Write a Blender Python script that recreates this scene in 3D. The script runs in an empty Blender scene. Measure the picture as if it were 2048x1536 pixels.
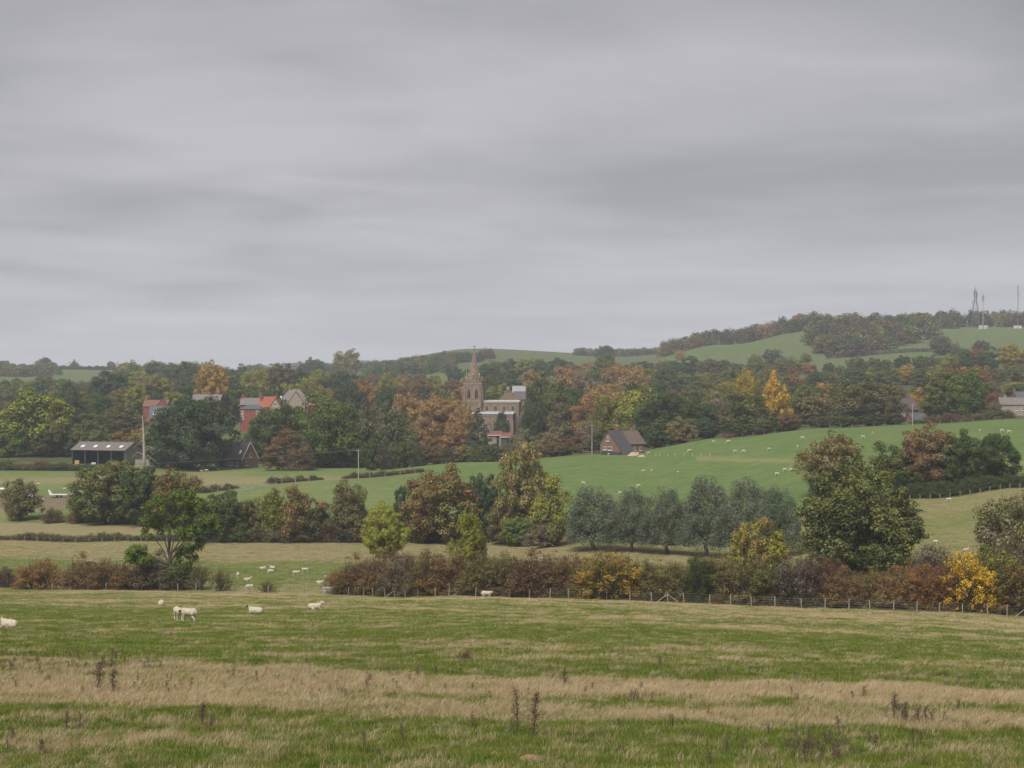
# Overcast autumn valley: sheep pasture, hedgerows, a village with its church, wooded hills.
import bpy, math
import numpy as np
from math import radians, sin, cos, pi

SC = bpy.context.scene
COL = SC.collection
F, CX, CY = 3500.0, 1024.0, 768.0          # focal length and centre in photo pixels

# ------------------------------------------------------------------ camera
cd = bpy.data.cameras.new('camera')
cd.sensor_width = 36.0
cd.lens = 36.0 * F / 2048.0
cd.clip_start = 0.5
cd.clip_end = 30000
cam = bpy.data.objects.new('camera', cd)
COL.objects.link(cam)
cam.location = (0, 0, 0)
cam.rotation_euler = (pi / 2, 0, 0)
SC.camera = cam

# ------------------------------------------------------------------ world, sun, exposure
SUN_EL, SUN_AZ = 52.0, 205.0                # azimuth measured from +Y clockwise: behind the camera, a little left
wd = bpy.data.worlds.new('World')
SC.world = wd
wd.use_nodes = True
nt = wd.node_tree
nt.nodes.clear()
N = nt.nodes.new
L = nt.links.new
out = N('ShaderNodeOutputWorld')
bg = N('ShaderNodeBackground')
sky = N('ShaderNodeTexSky')
sky.sky_type = 'NISHITA'
sky.sun_disc = False
sky.sun_elevation = radians(SUN_EL)
sky.sun_rotation = radians(SUN_AZ)
tc = N('ShaderNodeTexCoord')
sep = N('ShaderNodeSeparateXYZ')
L(tc.outputs['Generated'], sep.inputs[0])
def wm(op, a, b=None, c=None, clamp=False):
    n = N('ShaderNodeMath'); n.operation = op; n.use_clamp = clamp
    for i, v in enumerate((a, b, c)):
        if v is None: continue
        if isinstance(v, (int, float)): n.inputs[i].default_value = v
        else: L(v, n.inputs[i])
    return n.outputs[0]
zz = wm('MAXIMUM', sep.outputs[2], 0.0)
den = wm('ADD', zz, 0.07)
cxn = N('ShaderNodeCombineXYZ')
L(wm('DIVIDE', sep.outputs[0], den), cxn.inputs[0])
L(wm('MULTIPLY', wm('DIVIDE', sep.outputs[1], den), 1.0), cxn.inputs[1])
def wnoise(scale, detail, rough, off, dist=0.0):
    mp = N('ShaderNodeMapping'); mp.inputs['Location'].default_value = off
    L(cxn.outputs[0], mp.inputs[0])
    n = N('ShaderNodeTexNoise'); n.inputs['Scale'].default_value = scale
    n.inputs['Detail'].default_value = detail; n.inputs['Roughness'].default_value = rough
    n.inputs['Distortion'].default_value = dist
    L(mp.outputs[0], n.inputs['Vector'])
    return n.outputs['Fac']
nA = wnoise(0.55, 3.0, 0.5, (3.1, 1.2, 0.0), 0.5)
nB = wnoise(1.5, 4.0, 0.5, (7.3, 4.4, 2.0), 0.4)
cl = wm('ADD', wm('MULTIPLY', nA, 0.68), wm('MULTIPLY', nB, 0.32))
cr = N('ShaderNodeValToRGB')
cr.color_ramp.elements[0].position = 0.36
cr.color_ramp.elements[0].color = (0.248, 0.240, 0.264, 1)
cr.color_ramp.elements[1].position = 0.64
cr.color_ramp.elements[1].color = (0.432, 0.424, 0.448, 1)
L(cl, cr.inputs[0])
# the cloud base brightens towards the hazy horizon
hz = wm('POWER', wm('SUBTRACT', 1.0, zz, clamp=True), 11.0)
mixh = N('ShaderNodeMix'); mixh.data_type = 'RGBA'
L(wm('MULTIPLY', hz, 0.72), mixh.inputs[0])
L(cr.outputs[0], mixh.inputs[6])
mixh.inputs[7].default_value = (0.560, 0.565, 0.605, 1)
skm = N('ShaderNodeMix'); skm.data_type = 'RGBA'
skm.inputs[0].default_value = 0.04
sks = N('ShaderNodeVectorMath'); sks.operation = 'SCALE'; sks.inputs['Scale'].default_value = 0.10
L(sky.outputs[0], sks.inputs[0])
L(mixh.outputs[2], skm.inputs[6])
L(sks.outputs[0], skm.inputs[7])
L(skm.outputs[2], bg.inputs['Color'])
bg.inputs['Strength'].default_value = 0.365
L(bg.outputs[0], out.inputs['Surface'])

sd = bpy.data.lights.new('sun', 'SUN')
sd.energy = 1.5
sd.angle = radians(35)
sd.color = (1.0, 0.96, 0.90)
so = bpy.data.objects.new('sun', sd)
COL.objects.link(so)
so.location = (0, -50, 120)
so.rotation_euler = (radians(90 - SUN_EL), 0, radians(-SUN_AZ) + pi)

SC.view_settings.view_transform = 'Standard'
SC.view_settings.look = 'None'
SC.view_settings.gamma = 1.0
SC.view_settings.exposure = 1.68
SC.render.engine = 'CYCLES'
SC.cycles.use_denoising = True
SC.cycles.max_bounces = 4
SC.cycles.diffuse_bounces = 2
SC.cycles.glossy_bounces = 2
SC.cycles.transmission_bounces = 3
SC.cycles.transparent_max_bounces = 6
SC.cycles.volume_bounces = 0
SC.cycles.sample_clamp_indirect = 4.0

# ------------------------------------------------------------------ small helpers
RNG = np.random.default_rng(11)

def tag(o, label=None, cat=None, group=None, kind=None):
    if label: o['label'] = label
    if cat: o['category'] = cat
    if group: o['group'] = group
    if kind: o['kind'] = kind
    return o

def link(o, parent=None):
    COL.objects.link(o)
    if parent is not None: o.parent = parent
    return o

def empty(name, loc, rz=0.0):
    o = bpy.data.objects.new(name, None)
    o.empty_display_size = 0.5
    o.location = loc
    o.rotation_euler = (0, 0, rz)
    return link(o)

def mesh_np(name, verts, faces, smooth=False):
    """faces: (n,3) or (n,4) int array, or a list of lists"""
    me = bpy.data.meshes.new(name)
    if isinstance(faces, np.ndarray):
        n, k = faces.shape
        me.vertices.add(len(verts))
        me.vertices.foreach_set('co', np.ascontiguousarray(verts, dtype=np.float32).ravel())
        me.loops.add(n * k)
        me.loops.foreach_set('vertex_index', np.ascontiguousarray(faces, dtype=np.int32).ravel())
        me.polygons.add(n)
        me.polygons.foreach_set('loop_start', np.arange(0, n * k, k, dtype=np.int32))
        me.update(calc_edges=True)
    else:
        me.from_pydata([tuple(v) for v in verts], [], faces)
        me.update()
    if smooth:
        me.polygons.foreach_set('use_smooth', np.ones(len(me.polygons), dtype=bool))
    return me

def vattr_f(me, name, vals):
    a = me.attributes.new(name, 'FLOAT', 'POINT')
    a.data.foreach_set('value', np.ascontiguousarray(vals, dtype=np.float32))

def vattr_c(me, name, vals):
    a = me.attributes.new(name, 'FLOAT_COLOR', 'POINT')
    v = np.ones((len(vals), 4), dtype=np.float32); v[:, :3] = vals
    a.data.foreach_set('color', v.ravel())

def obj(name, me, mat=None, parent=None, loc=None):
    o = bpy.data.objects.new(name, me)
    if mat is not None and not len(me.materials):
        for m in (mat if isinstance(mat, (list, tuple)) else [mat]):
            me.materials.append(m)
    if loc is not None: o.location = loc
    return link(o, parent)

# smooth value noise on numpy arrays
_PERM = np.random.default_rng(5).random((256, 256))
def vnoise(x, y):
    xi = np.floor(x).astype(int); yi = np.floor(y).astype(int)
    fx = x - xi; fy = y - yi
    fx = fx * fx * (3 - 2 * fx); fy = fy * fy * (3 - 2 * fy)
    a = _PERM[xi & 255, yi & 255]; b = _PERM[(xi + 1) & 255, yi & 255]
    c = _PERM[xi & 255, (yi + 1) & 255]; d = _PERM[(xi + 1) & 255, (yi + 1) & 255]
    return (a * (1 - fx) + b * fx) * (1 - fy) + (c * (1 - fx) + d * fx) * fy
def fbm(x, y, o=3):
    s = 0; a = 0.5
    for k in range(o):
        s = s + a * vnoise(x * 2 ** k + 17 * k, y * 2 ** k + 31 * k); a *= 0.5
    return s / (1 - 0.5 ** o)

# ------------------------------------------------------------------ terrain profile
# per photo column: (distance m, photo row) of the ground surface
NEAR = [(-90, None, 3.0), (0, None, -1.7), (18, None, -4.9)]
COLS = {
 0:    [(35,1536),(60,1364),(110,1254),(180,1202),(262,1178),(330,1125),(390,1086),(445,1047),(490,1002),(560,962),(640,930),(760,895),(900,855),(1300,792),(1800,757),(2300,738),(2500,738),(3200,748),(9000,764)],
 400:  [(35,1536),(60,1364),(110,1254),(180,1204),(243,1184),(320,1128),(400,1083),(470,1012),(530,972),(590,950),(650,930),(760,872),(900,820),(1300,780),(1800,754),(2400,742),(3200,750),(9000,764)],
 720:  [(35,1536),(60,1364),(110,1256),(170,1209),(226,1188),(300,1138),(400,1083),(470,1003),(520,958),(560,946),(630,938),(700,912),(810,876),(1000,828),(1500,772),(2000,742),(2400,727),(3200,742),(9000,764)],
 950:  [(35,1536),(60,1365),(110,1257),(160,1218),(205,1195),(300,1132),(400,1084),(450,1018),(520,955),(565,932),(640,916),(810,872),(1000,822),(1400,764),(1900,722),(2400,698),(2600,698),(3400,720),(9000,764)],
 1250: [(35,1536),(60,1368),(110,1263),(155,1226),(195,1203),(300,1126),(360,1101),(420,1042),(480,972),(530,927),(560,909),(600,904),(700,893),(900,836),(1300,766),(1800,731),(2300,710),(2500,710),(3300,730),(9000,764)],
 1450: [(35,1536),(60,1372),(110,1270),(150,1236),(191,1209),(290,1134),(360,1108),(420,1032),(480,958),(530,906),(570,879),(600,876),(700,866),(900,824),(1200,768),(1500,729),(1700,698),(1850,688),(2100,690),(3300,730),(9000,764)],
 1650: [(35,1536),(60,1377),(110,1279),(150,1243),(188,1216),(270,1152),(330,1095),(380,1022),(430,962),(490,908),(550,869),(590,858),(700,846),(900,806),(1200,758),(1500,716),(1700,672),(1800,654),(1950,650),(3300,720),(9000,764)],
 1850: [(35,1536),(60,1381),(110,1288),(150,1252),(186,1226),(260,1142),(300,1092),(350,1032),(385,997),(430,957),(490,903),(560,860),(600,849),(700,838),(900,796),(1200,745),(1500,704),(1700,672),(1790,656),(1900,653),(2300,662),(3300,715),(9000,764)],
 2048: [(35,1536),(60,1386),(110,1296),(150,1262),(185,1237),(250,1142),(300,1078),(350,1010),(385,975),(430,936),(490,887),(560,849),(600,838),(700,828),(900,784),(1200,738),(1500,697),(1700,668),(1770,656),(1900,654),(2300,662),(3300,715),(9000,764)],
}
COLS[-900] = COLS[0]
COLS[2950] = COLS[2048]

def pchip(x, y):
    x = np.asarray(x, float); y = np.asarray(y, float)
    h = np.diff(x); d = np.diff(y) / h
    m = np.zeros(len(x)); m[0] = d[0]; m[-1] = d[-1]
    for i in range(1, len(x) - 1):
        if d[i-1] * d[i] > 0:
            w1 = 2 * h[i] + h[i-1]; w2 = h[i] + 2 * h[i-1]
            m[i] = (w1 + w2) / (w1 / d[i-1] + w2 / d[i])
    def f(q):
        q = np.clip(np.asarray(q, float), x[0], x[-1])
        k = np.clip(np.searchsorted(x, q) - 1, 0, len(x) - 2)
        t = (q - x[k]) / h[k]
        return ((2*t**3 - 3*t**2 + 1) * y[k] + (t**3 - 2*t**2 + t) * h[k] * m[k]
                + (-2*t**3 + 3*t**2) * y[k+1] + (t**3 - t**2) * h[k] * m[k+1])
    return f

CPX = np.array(sorted(COLS), float)
_dq = np.concatenate([np.arange(-90, 700, 2.0), np.arange(700, 9001, 20.0)])
_tab = []
for k in CPX:
    prof = [(d, z) for d, _, z in NEAR] + [(d, (CY - y) * d / F) for d, y in COLS[int(k)]]
    _tab.append(pchip([p[0] for p in prof], [p[1] for p in prof])(_dq))
_tab = np.array(_tab)                        # (columns, distances)

def zbase(X, Y):
    X = np.asarray(X, float); Y = np.asarray(Y, float)
    px = np.clip(CX + F * X / np.maximum(Y, 34.0), CPX[0], CPX[-1])
    k = np.clip(np.searchsorted(CPX, px) - 1, 0, len(CPX) - 2)
    t = (px - CPX[k]) / (CPX[k+1] - CPX[k])
    # catmull-rom across columns keeps the slopes flowing from one column to the next
    def row(kk):
        kk = np.clip(kk, 0, len(CPX) - 1)
        q = np.clip(Y, _dq[0], _dq[-1])
        j = np.clip(np.searchsorted(_dq, q) - 1, 0, len(_dq) - 2)
        f = (q - _dq[j]) / (_dq[j+1] - _dq[j])
        return _tab[kk, j] * (1 - f) + _tab[kk, j+1] * f
    p0, p1, p2, p3 = row(k-1), row(k), row(k+1), row(k+2)
    s = t * t * (3 - 2 * t)
    lin = p1 * (1 - s) + p2 * s
    return lin

def zt(X, Y):
    """ground height at world X, Y"""
    X = np.asarray(X, float); Y = np.asarray(Y, float)
    near = np.clip((260 - Y) / 120, 0, 1)
    mid = np.clip((620 - Y) / 200, 0, 1)
    bump = (fbm(X * 0.45 + 9, Y * 0.30 + 4, 3) - 0.5) * 0.34 * near \
         + (fbm(X * 0.05 + 3, Y * 0.04 + 8, 2) - 0.5) * 1.0 * mid * np.clip((Y - 60) / 80, 0, 1)
    return zbase(X, Y) + bump

_MD = np.concatenate([np.arange(33, 260, 0.25), np.arange(260, 700, 0.5), np.arange(700, 3000, 4.0)])
def hit(px, py, dmin=33.0):
    """ground point seen at a photo pixel"""
    D = _MD[_MD >= dmin]
    z = zt((px - CX) / F * D, D)
    r = (CY - py) / F * D
    ok = np.nonzero(z >= r)[0]
    d = D[ok[0]] if len(ok) else D[-1]
    X = (px - CX) / F * d
    return np.array([X, d, float(zt(X, d))])

def ground(px, D):
    X = (px - CX) / F * D
    return np.array([X, D, float(zt(X, D))])
# ------------------------------------------------------------------ materials
def newmat(name):
    m = bpy.data.materials.new(name); m.use_nodes = True
    t = m.node_tree; t.nodes.clear()
    o = t.nodes.new('ShaderNodeOutputMaterial')
    return m, t, o

def mixrgb(t, fac, a, b, mode='MIX'):
    n = t.nodes.new('ShaderNodeMix'); n.data_type = 'RGBA'; n.blend_type = mode
    for s, v in ((0, fac), (6, a), (7, b)):
        if isinstance(v, (int, float)): n.inputs[s].default_value = v
        elif isinstance(v, tuple): n.inputs[s].default_value = (*v[:3], 1)
        else: t.links.new(v, n.inputs[s])
    return n.outputs[2]

def tmath(t, op, a, b=None, clamp=False):
    n = t.nodes.new('ShaderNodeMath'); n.operation = op; n.use_clamp = clamp
    for i, v in enumerate((a, b)):
        if v is None: continue
        if isinstance(v, (int, float)): n.inputs[i].default_value = v
        else: t.links.new(v, n.inputs[i])
    return n.outputs[0]

def tnoise(t, vec, scale, detail=3, rough=0.55):
    n = t.nodes.new('ShaderNodeTexNoise')
    n.inputs['Scale'].default_value = scale; n.inputs['Detail'].default_value = detail
    n.inputs['Roughness'].default_value = rough
    if vec is not None: t.links.new(vec, n.inputs['Vector'])
    return n.outputs['Fac']

def tmap(t, vec, scale=(1, 1, 1), rot=(0, 0, 0)):
    n = t.nodes.new('ShaderNodeMapping'); n.inputs['Scale'].default_value = scale
    n.inputs['Rotation'].default_value = rot
    t.links.new(vec, n.inputs[0]); return n.outputs[0]

def ramp(t, fac, p0, p1, c0=(0, 0, 0), c1=(1, 1, 1)):
    n = t.nodes.new('ShaderNodeValToRGB')
    n.color_ramp.elements[0].position = p0; n.color_ramp.elements[0].color = (*c0, 1)
    n.color_ramp.elements[1].position = p1; n.color_ramp.elements[1].color = (*c1, 1)
    t.links.new(fac, n.inputs[0]); return n.outputs[0]

def simple(name, col, rough=0.8, var=0.25, scale=2.0, metal=0.0, bump=0.0, col2=None, stretch=(1, 1, 1)):
    """plain weathered surface: base colour broken up by two octaves of noise"""
    m, t, o = newmat(name)
    g = t.nodes.new('ShaderNodeTexCoord')
    v = tmap(t, g.outputs['Object'], stretch)
    n1 = tnoise(t, v, scale, 4); n2 = tnoise(t, v, scale * 6.3, 3)
    dark = tuple(c * (1 - var) for c in col); lite = tuple(min(1, c * (1 + var)) for c in (col2 or col))
    c = mixrgb(t, ramp(t, n1, 0.3, 0.7), dark, lite)
    c = mixrgb(t, ramp(t, n2, 0.35, 0.75), c, mixrgb(t, 0.5, c, tuple(x * 0.7 for x in col)))
    b = t.nodes.new('ShaderNodeBsdfPrincipled')
    t.links.new(c, b.inputs['Base Color']); b.inputs['Roughness'].default_value = rough
    b.inputs['Metallic'].default_value = metal
    b.inputs['Specular IOR Level'].default_value = 0.25
    if bump:
        bp = t.nodes.new('ShaderNodeBump'); bp.inputs['Strength'].default_value = bump
        bp.inputs['Distance'].default_value = 0.05
        t.links.new(n2, bp.inputs['Height']); t.links.new(bp.outputs[0], b.inputs['Normal'])
    t.links.new(b.outputs[0], o.inputs[0])
    return m

def leafmat(name, attr_col=False, trans=0.22):
    """foliage: two leaf colours per tree (object properties c1, c2) mingled in drifts, jitter per leaf"""
    m, t, o = newmat(name)
    rn = t.nodes.new('ShaderNodeAttribute'); rn.attribute_name = 'rnd'
    if attr_col:
        a = t.nodes.new('ShaderNodeAttribute'); a.attribute_name = 'vcol'
        c = a.outputs['Color']
    else:
        a = t.nodes.new('ShaderNodeAttribute'); a.attribute_type = 'OBJECT'; a.attribute_name = 'c1'
        b = t.nodes.new('ShaderNodeAttribute'); b.attribute_type = 'OBJECT'; b.attribute_name = 'c2'
        g = t.nodes.new('ShaderNodeTexCoord')
        oi = t.nodes.new('ShaderNodeObjectInfo')
        ad = t.nodes.new('ShaderNodeVectorMath'); ad.operation = 'ADD'
        cm = t.nodes.new('ShaderNodeCombineXYZ')
        t.links.new(tmath(t, 'MULTIPLY', oi.outputs['Random'], 60.0), cm.inputs[0])
        t.links.new(g.outputs['Object'], ad.inputs[0]); t.links.new(cm.outputs[0], ad.inputs[1])
        n = tnoise(t, ad.outputs[0], 3.2, 3, 0.6)
        f = tmath(t, 'ADD', n, tmath(t, 'MULTIPLY', tmath(t, 'SUBTRACT', rn.outputs['Fac'], 0.5), 0.30))
        c = mixrgb(t, ramp(t, f, 0.38, 0.62), a.outputs['Color'], b.outputs['Color'])
    hs = t.nodes.new('ShaderNodeHueSaturation')
    t.links.new(tmath(t, 'ADD', tmath(t, 'MULTIPLY', rn.outputs['Fac'], 0.05), 0.475), hs.inputs['Hue'])
    t.links.new(tmath(t, 'ADD', tmath(t, 'MULTIPLY', rn.outputs['Fac'], 0.70), 0.68), hs.inputs['Value'])
    t.links.new(c, hs.inputs['Color'])
    d = t.nodes.new('ShaderNodeBsdfDiffuse'); t.links.new(hs.outputs[0], d.inputs['Color'])
    tr = t.nodes.new('ShaderNodeBsdfTranslucent'); t.links.new(hs.outputs[0], tr.inputs['Color'])
    mx = t.nodes.new('ShaderNodeMixShader'); mx.inputs[0].default_value = trans
    t.links.new(d.outputs[0], mx.inputs[1]); t.links.new(tr.outputs[0], mx.inputs[2])
    t.links.new(mx.outputs[0], o.inputs[0])
    return m

def groundmat():
    m, t, o = newmat('grassland')
    a = t.nodes.new('ShaderNodeAttribute'); a.attribute_name = 'vcol'
    p = t.nodes.new('ShaderNodeAttribute'); p.attribute_name = 'pale'
    g = t.nodes.new('ShaderNodeNewGeometry')
    v = g.outputs['Position']
    n1 = tnoise(t, tmap(t, v, (0.05, 0.16, 0.0), (0, 0, 0.3)), 1.0, 5, 0.6)
    n2 = tnoise(t, tmap(t, v, (0.8, 2.4, 0.0)), 1.0, 4, 0.65)
    n3 = tnoise(t, tmap(t, v, (6, 12, 0.0)), 1.0, 2, 0.6)
    n4 = tnoise(t, tmap(t, v, (0.22, 0.55, 0.0), (0, 0, -0.25)), 1.0, 6, 0.75)
    c = mixrgb(t, tmath(t, 'MULTIPLY', ramp(t, n1, 0.42, 0.68), 0.30), a.outputs['Color'], (0.235, 0.195, 0.085))
    c = mixrgb(t, tmath(t, 'MULTIPLY', ramp(t, n2, 0.35, 0.62, (1, 1, 1), (0, 0, 0)), 0.30), c, (0.060, 0.080, 0.022))
    c = mixrgb(t, tmath(t, 'MULTIPLY', ramp(t, n4, 0.50, 0.72), 0.45), c, (0.30, 0.25, 0.12))
    c = mixrgb(t, tmath(t, 'MULTIPLY', ramp(t, n4, 0.30, 0.46, (1, 1, 1), (0, 0, 0)), 0.40), c, (0.055, 0.085, 0.025))
    hs = t.nodes.new('ShaderNodeHueSaturation'); t.links.new(c, hs.inputs['Color'])
    t.links.new(tmath(t, 'ADD', tmath(t, 'MULTIPLY', n3, 0.6), 0.7), hs.inputs['Value'])
    b = t.nodes.new('ShaderNodeBsdfDiffuse'); t.links.new(hs.outputs[0], b.inputs['Color'])
    bp = t.nodes.new('ShaderNodeBump'); bp.inputs['Strength'].default_value = 0.6
    bp.inputs['Distance'].default_value = 0.12
    t.links.new(n2, bp.inputs['Height']); t.links.new(bp.outputs[0], b.inputs['Normal'])
    t.links.new(b.outputs[0], o.inputs[0])
    return m

def grassmat(name, ca, cb, cc, dk):
    m, t, o = newmat(name)
    g = t.nodes.new('ShaderNodeNewGeometry'); oi = t.nodes.new('ShaderNodeObjectInfo')
    rn = t.nodes.new('ShaderNodeAttribute'); rn.attribute_name = 'rnd'
    n1 = tnoise(t, tmap(t, g.outputs['Position'], (0.30, 0.55, 0.0)), 1.0, 4, 0.6)
    c = mixrgb(t, ramp(t, n1, 0.36, 0.64), ca, cb)
    n2 = tnoise(t, tmap(t, g.outputs['Position'], (0.75, 1.1, 0.0)), 1.0, 4, 0.65)
    c = mixrgb(t, tmath(t, 'MULTIPLY', ramp(t, n2, 0.34, 0.50, (1, 1, 1), (0, 0, 0)), 0.55), c, dk)  # darker patches: grass tone variation that also paints in hollow and hummock shading
    f = tmath(t, 'ADD', tmath(t, 'MULTIPLY', rn.outputs['Fac'], 0.6), tmath(t, 'MULTIPLY', oi.outputs['Random'], 0.4))
    c = mixrgb(t, ramp(t, f, 0.60, 0.85), c, cc)
    hs = t.nodes.new('ShaderNodeHueSaturation'); t.links.new(c, hs.inputs['Color'])
    t.links.new(tmath(t, 'ADD', tmath(t, 'MULTIPLY', rn.outputs['Fac'], 0.6), 0.7), hs.inputs['Value'])
    d = t.nodes.new('ShaderNodeBsdfDiffuse'); t.links.new(hs.outputs[0], d.inputs['Color'])
    tr = t.nodes.new('ShaderNodeBsdfTranslucent'); t.links.new(hs.outputs[0], tr.inputs['Color'])
    mx = t.nodes.new('ShaderNodeMixShader'); mx.inputs[0].default_value = 0.3
    t.links.new(d.outputs[0], mx.inputs[1]); t.links.new(tr.outputs[0], mx.inputs[2])
    t.links.new(mx.outputs[0], o.inputs[0])
    return m

M_GROUND = groundmat()
M_LEAF = leafmat('leaves')
M_WOODLEAF = leafmat('wood_leaves', attr_col=True)
M_BARK = simple('bark', (0.085, 0.072, 0.055), 0.9, 0.35, 6.0)
M_TWIG = simple('twigs', (0.10, 0.078, 0.062), 0.9, 0.3, 6.0)
M_PALEBARK = simple('pale_dead_wood', (0.34, 0.30, 0.245), 0.85, 0.25, 1.2)
M_POST = simple('fence_timber', (0.285, 0.26, 0.22), 0.85, 0.3, 3.0)
M_WIRE = simple("wire", (0.16, 0.16, 0.16), 0.5, 0.1, 3.0, metal=0.6)

# ------------------------------------------------------------------ the ground sheet, split into its fields
FENCE_X = [-900, 0, 400, 720, 950, 1250, 1450, 1650, 1850, 2048, 2950]
FENCE_D = [262, 262, 243, 226, 205, 195, 191, 188, 186, 185, 185]
def fence_d(px): return np.interp(px, FENCE_X, FENCE_D)
VAL_X = [-900, 0, 300, 420, 1130, 1180, 1560, 1620, 2950]
VAL_D = [398, 398, 400, 401, 401, 372, 372, 384, 386]
def valley_d(px): return np.interp(px, VAL_X, VAL_D)
_ex = [330, 430, 560, 715, 900, 1000, 1100, 1250, 1450, 1650, 2048]
_ey = [1000, 985, 968, 958, 938, 926, 915, 907, 879, 859, 839]
_ed = [hit(x, y, 300)[1] for x, y in zip(_ex, _ey)]
def hilltop_d(px):
    px = np.asarray(px, float)
    r = np.interp(px, _ex, _ed)
    r = np.where(px > 1240, np.minimum(r, 604) * 0 + 602, r)
    return np.where(px < 330, 402, r)

BANDS = [  # rows at photo x = 0, 1024, 2048 and how much pale dead grass grows there
 ((1176,1197,1236), (.85,.80,.85)), ((1192,1215,1260), (.48,.54,.60)), ((1215,1240,1285), (.18,.34,.46)),
 ((1250,1270,1312), (.22,.22,.28)), ((1276,1300,1335), (.16,.28,.20)), ((1300,1330,1368), (.12,.14,.10)),
 ((1312,1348,1380), (.16,.16,.14)), ((1322,1358,1388), (.75,.66,.82)), ((1346,1376,1410), (.60,.90,.88)),
 ((1370,1396,1426), (.50,.30,.20)), ((1388,1412,1440), (.82,.85,.80)), ((1402,1432,1452), (.76,.82,.85)),
 ((1414,1444,1472), (.18,.18,.26)), ((1450,1480,1500), (.24,.06,.10)), ((1540,1540,1540), (.32,.20,.20)),
]
def pale_at(X, Y):
    X = np.asarray(X, float); Y = np.asarray(Y, float)
    Yc = np.maximum(Y, 34.0)
    px = np.clip(CX + F * X / Yc, -300, 2350)
    py = CY - F * zbase(X, Y) / Yc
    # drifting edges: the bands wander a little
    py = py + (fbm(X * 0.09 + 40, Y * 0.05, 3) - 0.5) * 26 * np.clip(Yc / 80, 0.5, 1.2)
    u = px / 2048.0
    w0 = np.clip(1 - 2 * u, 0, 1.3); w2 = np.clip(2 * u - 1, 0, 1.3); w1 = 1 - w0 - w2
    rows = np.array([b[0] for b in BANDS], float); vals = np.array([b[1] for b in BANDS], float)
    res = np.full(px.shape, vals[0, 1])
    yr = [w0 * r[0] + w1 * r[1] + w2 * r[2] for r in rows]
    vr = [np.clip(w0 * v[0] + w1 * v[1] + w2 * v[2], 0, 1) for v in vals]
    for k in range(len(rows) - 1):
        t = np.clip((py - yr[k]) / np.maximum(yr[k+1] - yr[k], 1.0), 0, 1)
        s = t * t * (3 - 2 * t)
        res = np.where((py >= yr[k]), vr[k] * (1 - s) + vr[k+1] * s, res)
    patch = fbm(X * 0.10, Y * 0.24 + 7, 4) - 0.5
    streak = fbm(X * 0.035 + 0.03 * Y, Y * 0.30 + 19, 3) - 0.5
    fine = fbm(X * 0.5 + 3, Y * 0.9 + 50, 3) - 0.5
    return np.clip(0.07 + res * 0.86 + patch * 0.62 + streak * 0.75 + fine * 0.55, 0, 1)

px_in = np.arange(-61, 2110, 7.0)
PXG = np.concatenate([np.arange(-900, -61, 60.0), px_in, np.arange(2169, 2951, 60.0), [2950]])
DG = np.concatenate([np.arange(-90, 32, 6.0), 14525.0 / (np.arange(1540, 1186, -1.25) - 1122.6),
                     np.arange(229, 620, 1.5), np.arange(620, 1000, 8.0), np.arange(1000, 2600, 16.0),
                     np.arange(2700, 9001, 450.0)])
PG, DD = np.meshgrid(PXG, DG)
XX = (PG - CX) / F * np.maximum(DD, 34.0)
ZZ = zt(XX, DD)
PYG = CY - F * ZZ / np.maximum(DD, 34.0)
pale = np.where(DD < fence_d(PG) + 3, pale_at(XX, DD), 0)

GREEN_N, TAN_N = np.array((.100, .135, .032)), np.array((.320, .255, .140))
def lerp(a, b, t): return a * (1 - t[..., None]) + b * t[..., None]
sm = lambda a, b, x: np.clip((x - a) / (b - a), 0, 1) ** 2 * (3 - 2 * np.clip((x - a) / (b - a), 0, 1))
fn = fbm(XX * 0.03, DD * 0.05, 4)
cn = lerp(GREEN_N, TAN_N, pale)
# valley pasture: grazed green in the middle, drier towards the stream
vv = np.clip((DD - fence_d(PG)) / (valley_d(PG) - fence_d(PG)), 0, 1)
dry = np.clip(np.exp(-(vv / 0.10) ** 2) * 0.7 + sm(0.45, 0.72, vv + (fn - 0.5) * 0.25) * 0.85, 0, 1)
right = sm(1560, 1720, PG)
dry = dry * (1 - right) + right * np.clip(0.45 + (fn - 0.5) * 1.3, 0, 1)
cv = lerp(np.array((.118, .150, .044)), np.array((.225, .192, .098)), dry)
# hill pasture: fresh green, paler and yellower downhill to the left
hh = np.clip(sm(1050, 560, PG) * 0.8 + (fn - 0.5) * 0.5, 0, 1)
ch = lerp(np.array((.088, .150, .050)), np.array((.140, .178, .068)), hh)
edge = np.exp(-((PYG - (914 + 0.0 * PG + np.clip(PG - 1300, 0, 400) * 0.028)) / 5.0) ** 2) * (PG > 1390)
ch = lerp(ch, np.array((.20, .20, .085)), np.clip(edge * 0.8, 0, 1))
# left meadow
tanstrip = np.exp(-((PYG - 962) / 9.0) ** 2) * 0.8 + np.clip((fn - 0.55) * 2, 0, .4)
tanstrip = np.maximum(tanstrip, ((PYG > 1046) * 0.95 + (PYG > 1036) * 0.0) * (PG < 330))
cm = lerp(np.array((.105, .165, .055)), np.array((.245, .205, .115)), np.clip(tanstrip, 0, 1))
bank = (np.abs(PYG - 1003) < 15) & (PG < 175)
cm = np.where(bank[..., None], np.array((.155, .118, .090)), cm)
# wooded floor and far hills
far_green = sm(0.45, 0.6, fbm(XX * 0.004 + 5, DD * 0.003, 2))
cf = lerp(np.array((.050, .060, .028)), np.array((.075, .105, .045)), far_green)
hillf = (DD > 1250)
cf = np.where(hillf[..., None], np.array((.082, .122, .052)), cf)
mound = (PG > 700) & (PG < 1320) & (DD > 1700)
cf = np.where(mound[..., None], lerp(np.array((.066, .092, .046)), np.array((.090, .105, .055)), fn), cf)

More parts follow.
